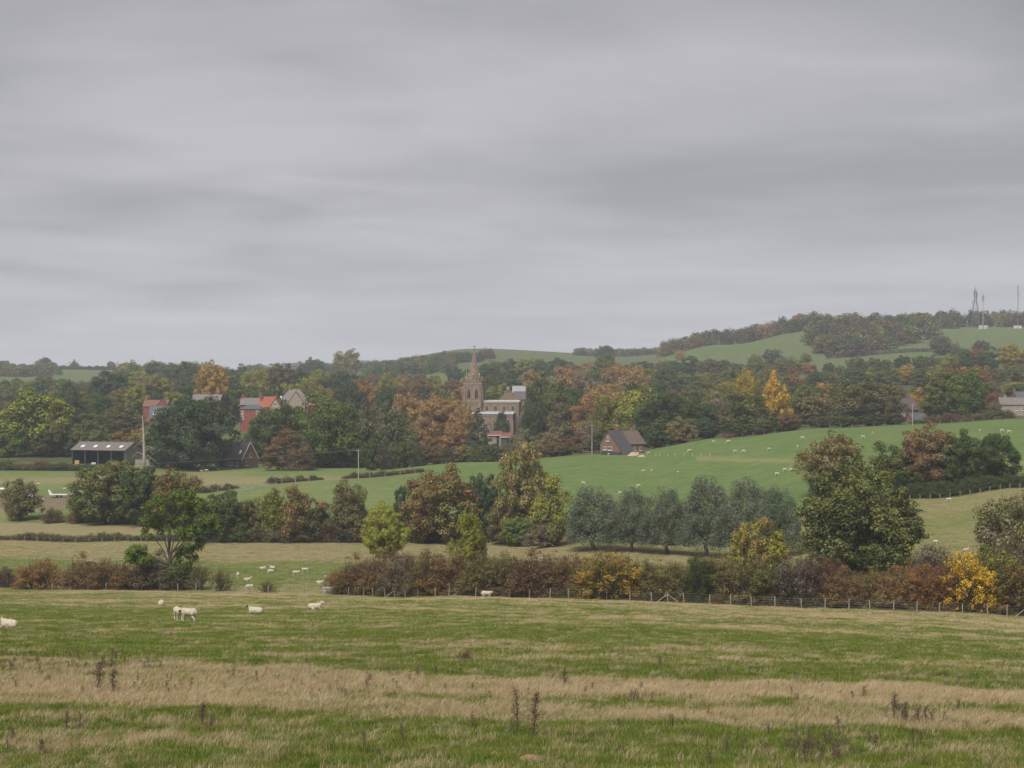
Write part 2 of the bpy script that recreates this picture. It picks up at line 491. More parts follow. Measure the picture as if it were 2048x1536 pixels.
cls = np.full(PG.shape, 4)
cls[DD < hilltop_d(PG)] = 2
cls[(DD >= hilltop_d(PG)) & (DD < 655) & (PG < 1000)] = 3
cls[(DD < 655) & (PG < 330)] = 3
cls[DD < valley_d(PG)] = 1
cls[DD < fence_d(PG)] = 0
vc = np.where((cls == 0)[..., None], cn, np.where((cls == 1)[..., None], cv, np.where((cls == 2)[..., None], ch, np.where((cls == 3)[..., None], cm, cf))))
nr, nc = PG.shape
idx = np.arange(nr * nc).reshape(nr, nc)
quads = np.stack([idx[:-1, :-1], idx[:-1, 1:], idx[1:, 1:], idx[1:, :-1]], -1).reshape(-1, 4)
qcls = cls[:-1, :-1].reshape(-1)
allv = np.stack([XX, DD, ZZ], -1).reshape(-1, 3)
allc = vc.reshape(-1, 3); allp = pale.reshape(-1)
for k, nm in enumerate(('sheep_pasture', 'valley_pasture', 'hill_pasture', 'meadow', 'wooded_hills')):
    q = quads[qcls == k]
    used, inv = np.unique(q, return_inverse=True)
    me = mesh_np(nm, allv[used], inv.reshape(-1, 4), smooth=True)
    vattr_c(me, 'vcol', allc[used]); vattr_f(me, 'pale', allp[used])
    tag(obj(nm, me, M_GROUND), kind='structure')
# ------------------------------------------------------------------ plant templates (unit size: height 1, width 1)
def rdir(rng, n):
    v = rng.normal(size=(n, 3)); return v / np.linalg.norm(v, axis=1, keepdims=True)

def leaves(cen, nor, size, rng, aspect=0.7):
    """one small bent-free quad per leaf spray"""
    n = len(cen)
    nor = nor / np.maximum(np.linalg.norm(nor, axis=1, keepdims=True), 1e-6)
    r = rdir(rng, n)
    t = np.cross(nor, r); t /= np.maximum(np.linalg.norm(t, axis=1, keepdims=True), 1e-6)
    b = np.cross(nor, t)
    s = np.asarray(size).reshape(-1, 1) * np.ones((n, 1))
    t = t * s; b = b * s * aspect
    v = np.stack([cen - t, cen - b * 0.9, cen + t, cen + b * 0.9], 1).reshape(-1, 3)
    f = np.arange(4 * n).reshape(-1, 4)
    rnd = np.repeat(rng.random(n), 4)
    return v, f, rnd

def tube(pts, rad, sides=5):
    pts = np.asarray(pts, float); n = len(pts)
    V = []; Fs = []
    for i in range(n):
        d = pts[min(i+1, n-1)] - pts[max(i-1, 0)]
        d = d / (np.linalg.norm(d) + 1e-9)
        a = np.cross(d, (0.31, 0.95, 0.05)); a /= (np.linalg.norm(a) + 1e-9); b = np.cross(d, a)
        for k in range(sides):
            w = 2 * pi * k / sides
            V.append(pts[i] + rad[i] * (cos(w) * a + sin(w) * b))
    for i in range(n - 1):
        for k in range(sides):
            k2 = (k + 1) % sides
            Fs.append((i*sides+k, i*sides+k2, (i+1)*sides+k2, (i+1)*sides+k))
    return np.array(V), np.array(Fs)

def joinvf(parts):
    V = []; Fs = []; o = 0
    for v, f in parts:
        V.append(v); Fs.append(f + o); o += len(v)
    return np.concatenate(V), np.concatenate(Fs)

def limbs(rng, targets, base_r=0.03, fork=0.3, lean=0.0, sides=6, top=0.7):
    parts = []
    n = 7
    zs = np.linspace(-0.03, top, n)
    wob = np.cumsum(rng.normal(0, 0.012, (n, 2)), 0)
    tr = np.column_stack([wob[:, 0] + lean * np.maximum(zs, 0), wob[:, 1], zs])
    rr = base_r * np.array([1.45, 1.0, 0.9, 0.78, 0.6, 0.42, 0.2])
    parts.append(tube(tr, rr, sides))
    for t in targets:
        h = fork + (t[2] - fork) * rng.uniform(0.0, 0.45)
        h = min(max(h, 0.08), top * 0.9)
        p0 = np.array([np.interp(h, zs, tr[:, 0]), np.interp(h, zs, tr[:, 1]), h])
        r0 = np.interp(h, zs, rr) * 0.62
        mid = p0 + (t - p0) * 0.5 + np.array([0, 0, 0.04]) + rng.normal(0, 0.02, 3)
        parts.append(tube([p0, p0 + (mid - p0) * 0.5 + rng.normal(0, .008, 3), mid, t], [r0, r0*0.75, r0*0.5, r0*0.12], 4))
    return joinvf(parts)

def crown_mesh(name, cl_c, cl_r, n, size, rng, up=0.35, shell=(0.55, 1.05), aspect=0.7, squash=0.8, zmin=0.0, droop=0.0):
    w = cl_r ** 2; w = w / w.sum()
    k = rng.choice(len(cl_c), n, p=w)
    d = rdir(rng, n)
    d[:, 2] = np.where((d[:, 2] < -0.2) & (rng.random(n) < 0.6), -d[:, 2], d[:, 2])
    rad = rng.uniform(shell[0], shell[1], n) * cl_r[k]
    c = cl_c[k] + d * rad[:, None] * np.array([1, 1, squash])
    if droop: c[:, 2] -= droop * rng.random(n) ** 2
    c[:, 2] = np.maximum(c[:, 2], zmin + 0.01 * rng.random(n))
    nor = d * 1.25 + rdir(rng, n) * 0.45 + np.array([0, 0, up])
    v, f, rnd = leaves(c, nor, size * rng.uniform(0.6, 1.35, n), rng, aspect)
    me = mesh_np(name, v, f)
    vattr_f(me, 'rnd', rnd)
    return me

def lobes_to_clumps(rng, lobes, per, rcl):
    C = []; R = []
    for (c, r) in lobes:
        d = rdir(rng, per)
        d[:, 2] = np.where(d[:, 2] < -0.45, -d[:, 2], d[:, 2])
        C.append(np.asarray(c) + d * np.asarray(r) * rng.uniform(0.62, 1.0, (per, 1)))
        R.append(rng.uniform(*rcl, per))
    return np.concatenate(C), np.concatenate(R)

TPL = {}   # kind -> list of (crown mesh, trunk mesh)
LO = dict(oak=.06, high=.12, round=.04, oval=.05, open=.05, willow=.10, poplar=.07, conifer=.03, dome=.0, shrub=.0, twiggy=.02, veteran=.03)
def add_tpl(kind, crown, trunk):
    # fit to a unit box: full width and height, crown starting low as on hedgerow trees
    n = len(crown.vertices); co = np.empty(n * 3, np.float32); crown.vertices.foreach_get('co', co); co = co.reshape(-1, 3)
    k = 0.5 / np.quantile(np.hypot(co[:, 0], co[:, 1]), .985)
    zh = np.quantile(co[:, 2], .998); zl = np.quantile(co[:, 2], .004); lo = LO[kind]
    co[:, :2] *= k
    t = np.clip((co[:, 2] - zl) / (zh - zl), -.02, 1.04); co[:, 2] = lo + (1 - lo) * t
    crown.vertices.foreach_set('co', co.ravel()); crown.update()
    n = len(trunk.vertices); tv = np.empty(n * 3, np.float32); trunk.vertices.foreach_get('co', tv); tv = tv.reshape(-1, 3)
    th = np.clip(tv[:, 2] / .25, 0, 1)
    tv[:, :2] *= (1 + (k - 1) * th)[:, None]
    tv[:, 2] = np.where(tv[:, 2] > 0, tv[:, 2] * .97 / zh, tv[:, 2]) - .0
    tv[:, 2] = np.where(tv[:, 2] > .12, tv[:, 2] - (zl / zh - lo) * .6 * np.clip((.95 - tv[:, 2]) / .8, 0, 1), tv[:, 2])
    trunk.vertices.foreach_set('co', tv.ravel()); trunk.update()
    crown.materials.append(M_LEAF)
    trunk.materials.append(M_TWIG if kind in ('shrub', 'twiggy', 'bush') else M_BARK)
    TPL.setdefault(kind, []).append((crown, trunk))

def build_templates():
    def env(r, n, nl, amp, k=7.0, shell=.72, wide=.42, rcl=(.06, .11), core=.25):
        """clumps under a billowing envelope: lobes bulge out, hollows lie between"""
        ld = rdir(r, nl); ld[:, 2] = np.where(ld[:, 2] < -.5, -ld[:, 2], ld[:, 2]); la = r.uniform(.5, 1.0, nl)
        d = rdir(r, n)
        g = np.max(np.exp(k * (d @ ld.T - 1)) * la, 1)
        rad = (1 - amp) + amp * g
        ins = r.random(n) < core
        rad = rad * np.where(ins, r.uniform(.25, .75, n), r.uniform(shell, 1.0, n))
        C = d * rad[:, None] * np.array([.46, .46, .46])
        t = C[:, 2] / .46                                   # widest a little below the middle
        C[:, :2] *= (1.0 + (wide - .42) - .12 * t)[:, None]
        C[:, 2] += .50
        return C, r.uniform(*rcl, n) * np.where(ins, 1.2, 1.0), [ld[i] * np.array([.3, .3, .3]) + np.array([0, 0, .5]) for i in range(nl)]
    for s in range(6):
        r = np.random.default_rng(100 + s)
        C, R, lt = env(r, 150, 15, .50, 9.0)
        cm = crown_mesh('oak_crown', C, R, 24000, .0122, r, zmin=.02)
        tv, tf = limbs(r, lt[:8], .028, .2)
        add_tpl('oak', cm, mesh_np('oak_trunk', tv, tf, True))
    for s in range(5):
        r = np.random.default_rng(200 + s)
        C, R, lt = env(r, 170, 22, .30, 9.0, rcl=(.05, .09))
        cm = crown_mesh('round_crown', C, R, 24000, .0120, r, zmin=.02)
        tv, tf = limbs(r, lt[:6], .026, .2)
        add_tpl('round', cm, mesh_np('round_trunk', tv, tf, True))
    for s in range(3):
        r = np.random.default_rng(250 + s)
        C, R, lt = env(r, 190, 26, .30, 10.0, rcl=(.045, .08))
        C[:, 0] *= .9
        cm = crown_mesh('oval_crown', C, R, 22000, .0120, r, zmin=.02)
        tv, tf = limbs(r, lt[:6], .026, .12)
        add_tpl('oval', cm, mesh_np('oval_trunk', tv, tf, True))
    for s in range(1):
        r = np.random.default_rng(272)
        bl = [(.11, .88, .13), (-.12, .78, .16), (.31, .78, .16), (.07, .64, .20), (.21, .54, .15), (-.22, .60, .13), (-.34, .40, .12), (.15, .38, .13), (.19, .26, .10), (.04, .24, .09), (.40, .66, .10), (-.28, .34, .09)]
        lob = [((x_, r.uniform(-.14, .14), z_), (q_, q_ * 1.25, q_ * .85)) for x_, z_, q_ in bl]
        C, R = lobes_to_clumps(r, lob, 15, (.035, .065)); lt = [np.array(l_[0]) for l_ in lob]
        cm = crown_mesh('high_crown', C, R, 26000, .0098, r, zmin=.0, shell=(.4, 1.15))
        tv, tf = limbs(r, lt, .024, .26)
        add_tpl('high', cm, mesh_np('high_trunk', tv, tf, True))
    for s in range(5):
        r = np.random.default_rng(300 + s)
        C, R, lt = env(r, 120, 13, .55, 8.0, shell=.55, rcl=(.04, .085), core=.4)
        cm = crown_mesh('open_crown', C, R, 13000, .0115, r, zmin=.02, shell=(.3, 1.15))
        tv, tf = limbs(r, lt + list(C[::6]), .022, .15)
        add_tpl('open', cm, mesh_np('open_trunk', tv, tf, True))
    # pollard willow: fine upright plumes down to a short trunk
    for s in range(4):
        r = np.random.default_rng(400 + s)
        n = 240
        a = r.uniform(0, 2 * pi, n); q = .40 * np.sqrt(r.random(n)); t = r.random(n)
        z = .16 + (.80 - 1.6 * q ** 2 * 1.5) * t
        C = np.column_stack([q * np.cos(a) * (1 - .25 * t), q * np.sin(a) * (1 - .25 * t), z])
        C[:, 0] += .07 * np.sin(a * 3 + s) * (q > .2)
        R = r.uniform(.05, .095, n)
        cm = crown_mesh('willow_crown', C, R, 26000, .0118, r, up=.1, aspect=.45, squash=1.5, zmin=.07)
        tv, tf = limbs(r, list(C[::9]), .030, .16, top=.5)
        add_tpl('willow', cm, mesh_np('willow_trunk', tv, tf, True))
    # tall flame-shaped poplar
    for s in range(2):
        r = np.random.default_rng(500 + s)
        n = 150; t = r.random(n) ** .9; a = r.uniform(0, 2 * pi, n)
        q = .42 * np.sin(np.clip(t * 1.02 + .12, 0, 1) ** .8 * pi) ** .8 * np.sqrt(r.random(n))
        C = np.column_stack([q * np.cos(a), q * np.sin(a), .12 + .84 * t]); R = r.uniform(.05, .09, n)
        cm = crown_mesh('poplar_crown', C, R, 8500, .0155, r, up=.1, squash=1.35, zmin=.06)
        tv, tf = limbs(r, list(C[::10]), .024, .2)
        add_tpl('poplar', cm, mesh_np('poplar_trunk', tv, tf, True))
    # conifer with tiered drooping boughs
    for s in range(3):
        r = np.random.default_rng(600 + s)
        C = []; R = []
        for k in range(15):
            t = k / 15; q = .46 * (1 - t) ** .85 + .02
            for j in range(int(11 - 7 * t)):
                a = r.uniform(0, 2 * pi); qq = q * r.uniform(.45, 1.0)
                C.append((qq * cos(a), qq * sin(a), .06 + .9 * t - .05 * qq)); R.append(.085 - .045 * t)
        cm = crown_mesh('conifer_crown', np.array(C), np.array(R), 12000, .0140, r, up=.5, squash=.5, zmin=.03, droop=.02)
        tv, tf = limbs(r, [], .022, .2, top=.97)
        add_tpl('conifer', cm, mesh_np('conifer_trunk', tv, tf, True))
    # clipped-looking yew / beech dome that reaches the ground
    for s in range(2):
        r = np.random.default_rng(700 + s)
        n = 190; d = rdir(r, n); d[:, 2] = np.abs(d[:, 2])
        C = d * np.array([.42, .42, .90]) * r.uniform(.8, 1.0, (n, 1)); R = r.uniform(.06, .10, n)
        C[:, 2] += .03
        cm = crown_mesh('dome_crown', C, R, 16000, .0120, r, squash=.9, zmin=.0)
        tv, tf = limbs(r, list(C[::24]), .03, .1)
        add_tpl('dome', cm, mesh_np('dome_trunk', tv, tf, True))
    # hedge shrub: mass of fine leaf on arching stems from the ground
    for s in range(7):
        r = np.random.default_rng(800 + s)
        n = 120; d = rdir(r, n); d[:, 2] = np.abs(d[:, 2])
        C = d * np.array([.43, .36, .80]) * r.uniform(.45, 1.0, (n, 1)) ** .7
        C[:, 2] += .05; C[:, 2] *= r.uniform(.85, 1.15, n)
        R = r.uniform(.05, .12, n)
        cm = crown_mesh('shrub_crown', C, R, 11000, .0125, r, up=.1, aspect=.6, shell=(.2, 1.25), squash=1.0, zmin=.0)
        tw = []
        for i in range(150):
            b = np.array([r.normal(0, .10), r.normal(0, .10), -.02])
            e = rdir(r, 1)[0]; e[2] = abs(e[2]) + .25; e /= np.linalg.norm(e)
            p2 = b + e * np.array([.50, .44, 1.0]) * r.uniform(.75, 1.03)
            m_ = b + (p2 - b) * .5 + r.normal(0, .03, 3)
            tw.append(tube([b, m_, p2], [.007, .0045, .0015], 3))
        tv, tf = joinvf(tw)
        add_tpl('shrub', cm, mesh_np('shrub_stems', tv, tf))
    # thorn scrub, more twig than leaf
    for s in range(3):
        r = np.random.default_rng(900 + s)
        tw = []; tips = []
        for i in range(26):
            b = np.array([r.normal(0, .05), r.normal(0, .05), -.02])
            e = rdir(r, 1)[0]; e[2] = abs(e[2]) + .35; e /= np.linalg.norm(e)
            p2 = b + e * np.array([.48, .44, .98]) * r.uniform(.7, 1.0)
            m_ = b + (p2 - b) * .5 + r.normal(0, .04, 3)
            tw.append(tube([b, m_, p2], [.011, .006, .002], 4))
            for j in range(11):
                q = m_ + (p2 - m_) * r.random()
                e2 = e + r.normal(0, .6, 3); tip = q + e2 * .15 * r.uniform(.5, 1.2)
                tw.append(tube([q, tip], [.004, .0015], 3)); tips.append(tip); tips.append(q)
        tv, tf = joinvf(tw)
        C = np.array(tips); C[:, 2] = np.maximum(C[:, 2], .05)
        cm = crown_mesh('thorn_crown', C, np.full(len(C), .055), 5200, .0125, r, up=.1, shell=(.1, 1.2), squash=1., zmin=.01)
        add_tpl('twiggy', cm, mesh_np('thorn_stems', tv, tf))
    # big veteran oak with rounded leaf billows, for the near one
    for s in range(2):
        r = np.random.default_rng(1003 + s)
        C, R, lt = env(r, 420, 30, .42, 14.0, shell=.82, wide=.44, rcl=(.030, .062), core=.2)
        cm = crown_mesh('veteran_crown', C, R, 36000, .0090, r, up=.6, zmin=.01, squash=.75)
        tv, tf = limbs(r, lt, .034, .18)
        add_tpl('veteran', cm, mesh_np('veteran_trunk', tv, tf, True))
build_templates()

PAL = dict(
 dkgreen=(.036, .050, .019), green=(.056, .076, .022), brgreen=(.085, .115, .024), ltgreen=(.105, .135, .045),
 olive=(.098, .096, .030), yelgreen=(.165, .165, .026), yellow=(.400, .265, .024), gold=(.270, .165, .030),
 orange=(.185, .098, .032), rust=(.125, .068, .032), brown=(.098, .074, .038), redbrown=(.105, .048, .034),
 purple=(.056, .040, .036), willow=(.100, .112, .074), willowd=(.064, .074, .048), greybrown=(.118, .103, .070),
 tan=(.165, .122, .055), red=(.210, .050, .032), blugreen=(.044, .064, .036), pink=(.150, .105, .086))
PAL = {k: tuple(c * 1.55 for c in v) for k, v in PAL.items()}
_use = {}
def plant(name, px, w, top, D, kind, c1, c2, label, cat='tree', group=None, rot=None, depth=1.0, tpl=None, sink=0.0):
    """px, w, top in photo pixels; D in metres, or 'y1083' for a foot seen at that row"""
    p = hit(px, float(D[1:]), 60 if len(D) > 1 else 33) if isinstance(D, str) else ground(px, D)
    d = p[1]
    ztop = (CY - top) * d / F
    h = max(ztop - p[2], 0.5)
    wm_ = w * d / F * {'willow': 1.28, 'shrub': 1.25, 'twiggy': 1.1, 'conifer': 1.05, 'veteran': 1.04, 'dome': 1.05}.get(kind, 1.17)
    k = _use.get(kind, 0); _use[kind] = k + 1
    cm, tm = TPL[kind][(k * 3 + int(px)) % len(TPL[kind]) if tpl is None else tpl]
    if cat == 'tree': wm_ = min(wm_, 1.35 * h)
    o = empty(name, (p[0], p[1], p[2] - sink))
    rz = (px * 0.37 + k * 1.3) % (2 * pi) if rot is None else rot
    if kind == 'high': rz = 0.0
    if kind == 'shrub' and rot is None: rz = RNG.uniform(-.3, .3) + (pi if k % 2 else 0)
    o.rotation_euler = (0, 0, rz)
    cr_ = obj('crown', cm, None, o); tr_ = obj('trunk' if kind not in ('shrub', 'twiggy') else 'stems', tm, None, o)
    for q in (cr_, tr_): q.scale = (wm_, wm_ * depth, h * (1.0 if q is cr_ else .96))
    j = RNG.uniform(.88, 1.12)
    cr_['c1'] = [float(x * j) for x in PAL[c1]]; cr_['c2'] = [float(x * j) for x in PAL[c2]]
    return tag(o, label, cat, group)

# ---------------- trees one can pick out: photo x, width, top row, distance or foot row, kind, two leaf colours, label
TREES = """
40 84 958 y1041 open brown olive|scraggly brown-green hawthorn in front of the white trailers at the left edge
215 140 922 y1048 round green olive|broad grey-green bushy tree at the left end of the middle tree row
285 112 934 y1050 round dkgreen green|dark green tree between the broad grey-green one and the russet one, left
352 104 938 y1052 oak rust olive|russet oak behind the green hedgerow oak, left
340 152 978 248 high green brgreen|green oak rising from the near left hedgerow, lower leafy bough on its left
452 100 982 y1083 round dkgreen green|dense dark green tree just right of the green hedgerow oak
508 74 990 y1083 open brown olive|thin brown tree left of the ivy-dark one in the middle tree row
546 62 978 y1083 oak dkgreen yelgreen|ivy-dark tree with yellow-green tips in the middle tree row
592 92 970 y1083 open rust olive|reddish open-crowned tree left of the rusty bush, middle tree row
636 66 1004 y1083 open brown green|low brown-green tree above the rusty bush, middle tree row
700 78 960 y1083 oak brown olive|brownish oak with a ragged top left of the bright yellow-green tree
708 84 1014 y1084 open greybrown brown|low grey-brown thorn under the ragged-topped oak
768 84 1003 345 oval yelgreen yelgreen|bright yellow-green round-topped tree standing behind the long hedge
801 30 972 y1082 round blugreen dkgreen|small dark columnar tree beside the big orange-brown oak
838 80 985 y1086 open brown tan|brown lower tree on the left flank of the big orange-brown oak
885 150 928 y1086 round rust olive|big orange-brown oak in the middle of the tree row
966 66 948 y1084 round dkgreen blugreen|dark ivy-clad tree between the two biggest oaks of the row
942 76 1018 258 open yelgreen olive|slim yellow and orange ash poking out above the long hedge
1042 100 886 y1087 round olive tan|tallest oak of the middle row, olive crown in tiers with orange tips
1012 84 990 y1088 oak olive brown|lower olive oak at the foot of the tallest one
1102 108 950 y1092 open yelgreen olive|yellow-green ash leaning right of the tallest oak
1038 66 1030 y1091 round ltgreen brgreen|small light green tree with a bare trunk under the tallest oak
1098 84 1034 y1094 open greybrown brown|brown thorn bush at the left of the grey willows
1187 108 974 y1101 willow willowd willow|widest grey-green willow, leftmost of the willow row
1263 84 976 y1104 willow willow willowd|slim grey-green willow with a bare dark trunk, second of the row
1335 92 976 y1109 willow willow willowd|grey-green willow, third from the left in the willow row
1414 98 954 y1113 willow willowd willow|tall dark grey-green willow, fourth of the row
1490 104 956 y1113 willow willow willowd|tall pale grey-green willow behind the yellow maple
1558 92 974 y1114 willow willow blugreen|rightmost silvery willow, beside the huge oak
1514 124 1036 203 round yelgreen tan|yellow-green maple with orange tips rising from the long hedge before the willows
1726 268 922 y1146 veteran dkgreen olive|huge dark green oak with yellowing tops, largest tree in the valley
1662 118 864 y992 round olive tan|olive and orange oak on the hill pasture above the huge oak
1786 108 884 y978 open olive green|grey-green alder, leftmost of the four above the dark hedge
1852 116 847 y976 round brown rust|tall brown oak, second of the four above the dark hedge
1914 104 860 y973 round dkgreen green|dark green alder, third of the four above the dark hedge
1990 88 868 y970 round dkgreen green|dark green layered tree at the right end of the four above the dark hedge
2018 132 984 232 oak olive greybrown|thin olive ash at the right edge above the yellow bushes
75 160 778 700 oak green yelgreen|big green oak with a yellow-green top at the far left
22 80 836 690 round green brgreen|green tree at the foot of the big oak, at the left edge
112 90 842 690 round dkgreen olive|dark green lower tree right of the big far-left oak
190 84 826 745 round green olive|green tree above the left end of the barn
245 142 812 765 oak green brown|broad green tree with brown tinges above the barn roof
388 156 794 622 round dkgreen blugreen|very big dark green tree with several trunks left of the brick house
322 54 850 632 round dkgreen green|dark tree between the dead trunk and the very big dark tree
560 122 804 655 round green dkgreen|green tree above the copper dome, in front of the red house
512 50 850 672 round green olive|olive-green tree over the brick house gable
578 102 857 y941 dome rust brown|copper-brown beech dome sweeping to the ground
663 140 790 642 oak brgreen green|fresh green sycamore right of the copper dome
770 112 806 634 open greybrown green|thin grey-green tree right of the fresh green sycamore
816 72 788 765 oak orange tan|orange tree, leftmost of the orange group left of the church
872 82 793 768 oak orange tan|orange tree in the middle of the group left of the church
927 58 808 745 oak tan orange|golden-orange tree directly before the church tower
850 92 834 705 open tan orange|pale tan tree below the orange group left of the church
800 84 846 692 open brown olive|brown-olive tree left below the orange group
905 82 850 684 open rust orange|rusty tree left of the pointed conifer below the church
957 62 816 705 conifer dkgreen blugreen|pointed dark conifer in front of the church aisle
1003 33 822 772 dome dkgreen blugreen|small rounded dark yew beside the church aisle window
1066 46 800 772 round green dkgreen|green tree hiding the east end of the church
1086 70 752 790 round dkgreen green|tall dark green ivy-clad tree right of the church
1112 84 764 782 oak olive green|olive tree right of the tall ivy-clad tree
1134 92 802 764 open brown olive|brown-olive tree below the ivy-clad one right of the church
1052 104 858 655 open greybrown olive|grey thorn scrub right of the red-roofed sheds
1104 104 854 668 open greybrown tan|pale grey-brown scrub tree above the maroon bush
1150 76 866 625 open redbrown brown|maroon-leaved small tree left of the telegraph pole by the cottage
1200 46 864 585 round dkgreen blugreen|dark evergreen bush left of the cottage gable
1178 52 842 650 open pink greybrown|pinkish grey bare tree behind the telegraph pole by the cottage
1150 72 796 768 conifer blugreen dkgreen|dark blue-green conifer left of the orange tree above the cottage
1186 84 798 742 oak orange rust|orange tree left above the cottage
1206 104 770 806 oak tan orange|big tan-orange dome-shaped tree above the orange one, left of the cottage
1236 112 790 702 oak yelgreen olive|yellow-green tree directly behind the cottage chimneys
1278 112 772 694 oak olive yelgreen|taller olive-yellow tree right behind the cottage
1332 122 786 672 round green dkgreen|dark green mass of a tree right of the cottage
1366 86 834 602 round olive tan|round olive-orange tree standing alone at the field edge right of the cottage
1392 98 800 655 round dkgreen green|dark tree behind the lone olive-orange one
1446 104 766 745 dome yelgreen olive|broad yellow-green dome tree in the middle of the wood edge
1432 70 784 688 open pink greybrown|leafless pinkish tree before the yellow-green dome tree
1492 112 786 634 round dkgreen olive|large dark green tree under the golden poplar
1548 66 740 642 poplar gold gold|brilliant golden poplar standing above the dark trees
1494 46 738 762 oak gold yelgreen|smaller golden tree left of the brilliant poplar
1580 52 826 602 round brown rust|small round brown tree at the wood edge below the golden poplar
1622 112 788 648 oak dkgreen tan|dark tree with tan tips right of the small round brown tree
1694 122 760 668 oak green brown|tall dark green-brown tree at the middle of the right wood edge
1756 102 764 664 round dkgreen brown|dark brown-green tree left of the grey-roofed house
1608 66 768 724 dome ltgreen olive|pale green dome tree right of the golden poplar
1846 52 776 738 oak orange gold|orange tree between the grey-roofed house and the tall dark trees, right
1852 30 806 690 open yellow gold|small bright yellow tree beside the brick gable, right
1886 92 744 682 round dkgreen olive|tall dark tree of the pair above the right field edge
1932 92 738 676 oak green brgreen|tall green tree, lighter of the pair above the right field edge
1902 92 728 772 oak rust brown|rust-brown crown showing above the pair of tall trees, right
1984 62 782 742 oak orange redbrown|orange-red tree left of the far right house
1988 58 802 652 open olive greybrown|thin olive tree before the far right house
2036 66 768 790 round green dkgreen|dark green tree behind the far right house
427 64 722 846 oval gold tan|tall golden-brown oval tree standing above the village roofs
220 104 742 1010 round dkgreen blugreen|big blackish evergreen on the left skyline wood
88 28 714 2200 round blugreen green|blue-green round tree, tallest on the far left skyline
148 20 719 2300 open olive green|thin see-through tree on the far left skyline hedge
178 12 731 2300 round blugreen dkgreen|tiny dark tree on the far left skyline hedge
222 16 722 2250 round olive green|small olive tree at the right end of the far left skyline hedge
45 26 727 2150 round redbrown brown|dull reddish tree left of the tallest far left skyline tree
8 26 721 2150 round blugreen green|blue-green tree at the very left edge of the skyline
626 42 715 1800 round blugreen green|blue-green round skyline tree right of the far farmhouse
695 56 698 1750 oak olive tan|pale olive skyline tree left of the grassy round hill
1212 62 691 1900 round blugreen green|dark blue-green tree clump on the skyline right of the grassy hill
"""
for ln in TREES.strip().splitlines():
    a, label = ln.split('|'); f = a.split()
    D = f[3] if f[3][0] == 'y' else float(f[3])
    kn = {'willow': 'willow_tree', 'poplar': 'poplar_tree', 'conifer': 'conifer_tree', 'veteran': 'oak_tree', 'oak': 'broadleaf_tree',
          'dome': 'domed_tree'}.get(f[4], 'broadleaf_tree')
    g = None
    if 'willow' in label and f[4] == 'willow': g = 'grey willows along the stream'
    plant(kn, float(f[0]), float(f[1]), float(f[2]), D, f[4], f[5], f[6], label, 'tree', g, sink=0.05)
# ------------------------------------------------------------------ hedgerow shrubs
ORD = ['first', 'second', 'third', 'fourth', 'fifth', 'sixth', 'seventh', 'eighth', 'ninth', 'tenth', 'eleventh', 'twelfth',
       'thirteenth', 'fourteenth', 'fifteenth', 'sixteenth', 'seventeenth', 'eighteenth', 'nineteenth', 'twentieth']
def ordinal(k):
    if k < 20: return ORD[k]
    t, u = divmod(k + 1, 10)
    tens = {2: 'twent', 3: 'thirt', 4: 'fort', 5: 'fift', 6: 'sixt', 7: 'sevent'}[t]
    return tens + 'ieth' if u == 0 else tens + 'y-' + ORD[u - 1]
CW = dict(dkgreen='dark green', green='green', brgreen='fresh green', ltgreen='pale green', olive='olive', yelgreen='yellow-green',
          yellow='yellow', gold='golden', orange='orange', rust='rust-brown', brown='brown', redbrown='red-brown', purple='purple-brown',
          willow='grey-green', willowd='dark grey-green', greybrown='grey-brown', tan='tan', red='red', blugreen='blue-green', pink='pinkish')

def row(specs, name, where, group, cat, dfun, kinds=('shrub',), depth=1.0, noun='shrub'):
    """a row of plants: colour and count from the left single each one out"""
    cnt = {}
    out_ = []
    for i, sp in enumerate(sorted(specs, key=lambda s: s[0])):
        x, w, top, c1, c2 = sp[:5]
        extra = sp[5] if len(sp) > 5 else None
        kd = sp[6] if len(sp) > 6 else kinds[i % len(kinds)]
        k = cnt.get(c1, 0); cnt[c1] = k + 1
        out_.append((x, w, top, c1, c2, extra, kd, k))
    for x, w, top, c1, c2, extra, kd, k in out_:
        if extra: lab = extra
        elif cnt[c1] == 1: lab = f'only {CW[c1]} {noun} {where}'
        else: lab = f'{ordinal(k)} {CW[c1]} {noun} from the left {where}'
        plant(name, x, w, top, dfun(x), kd, c1, c2, lab, cat, group, depth=depth, sink=0.05)

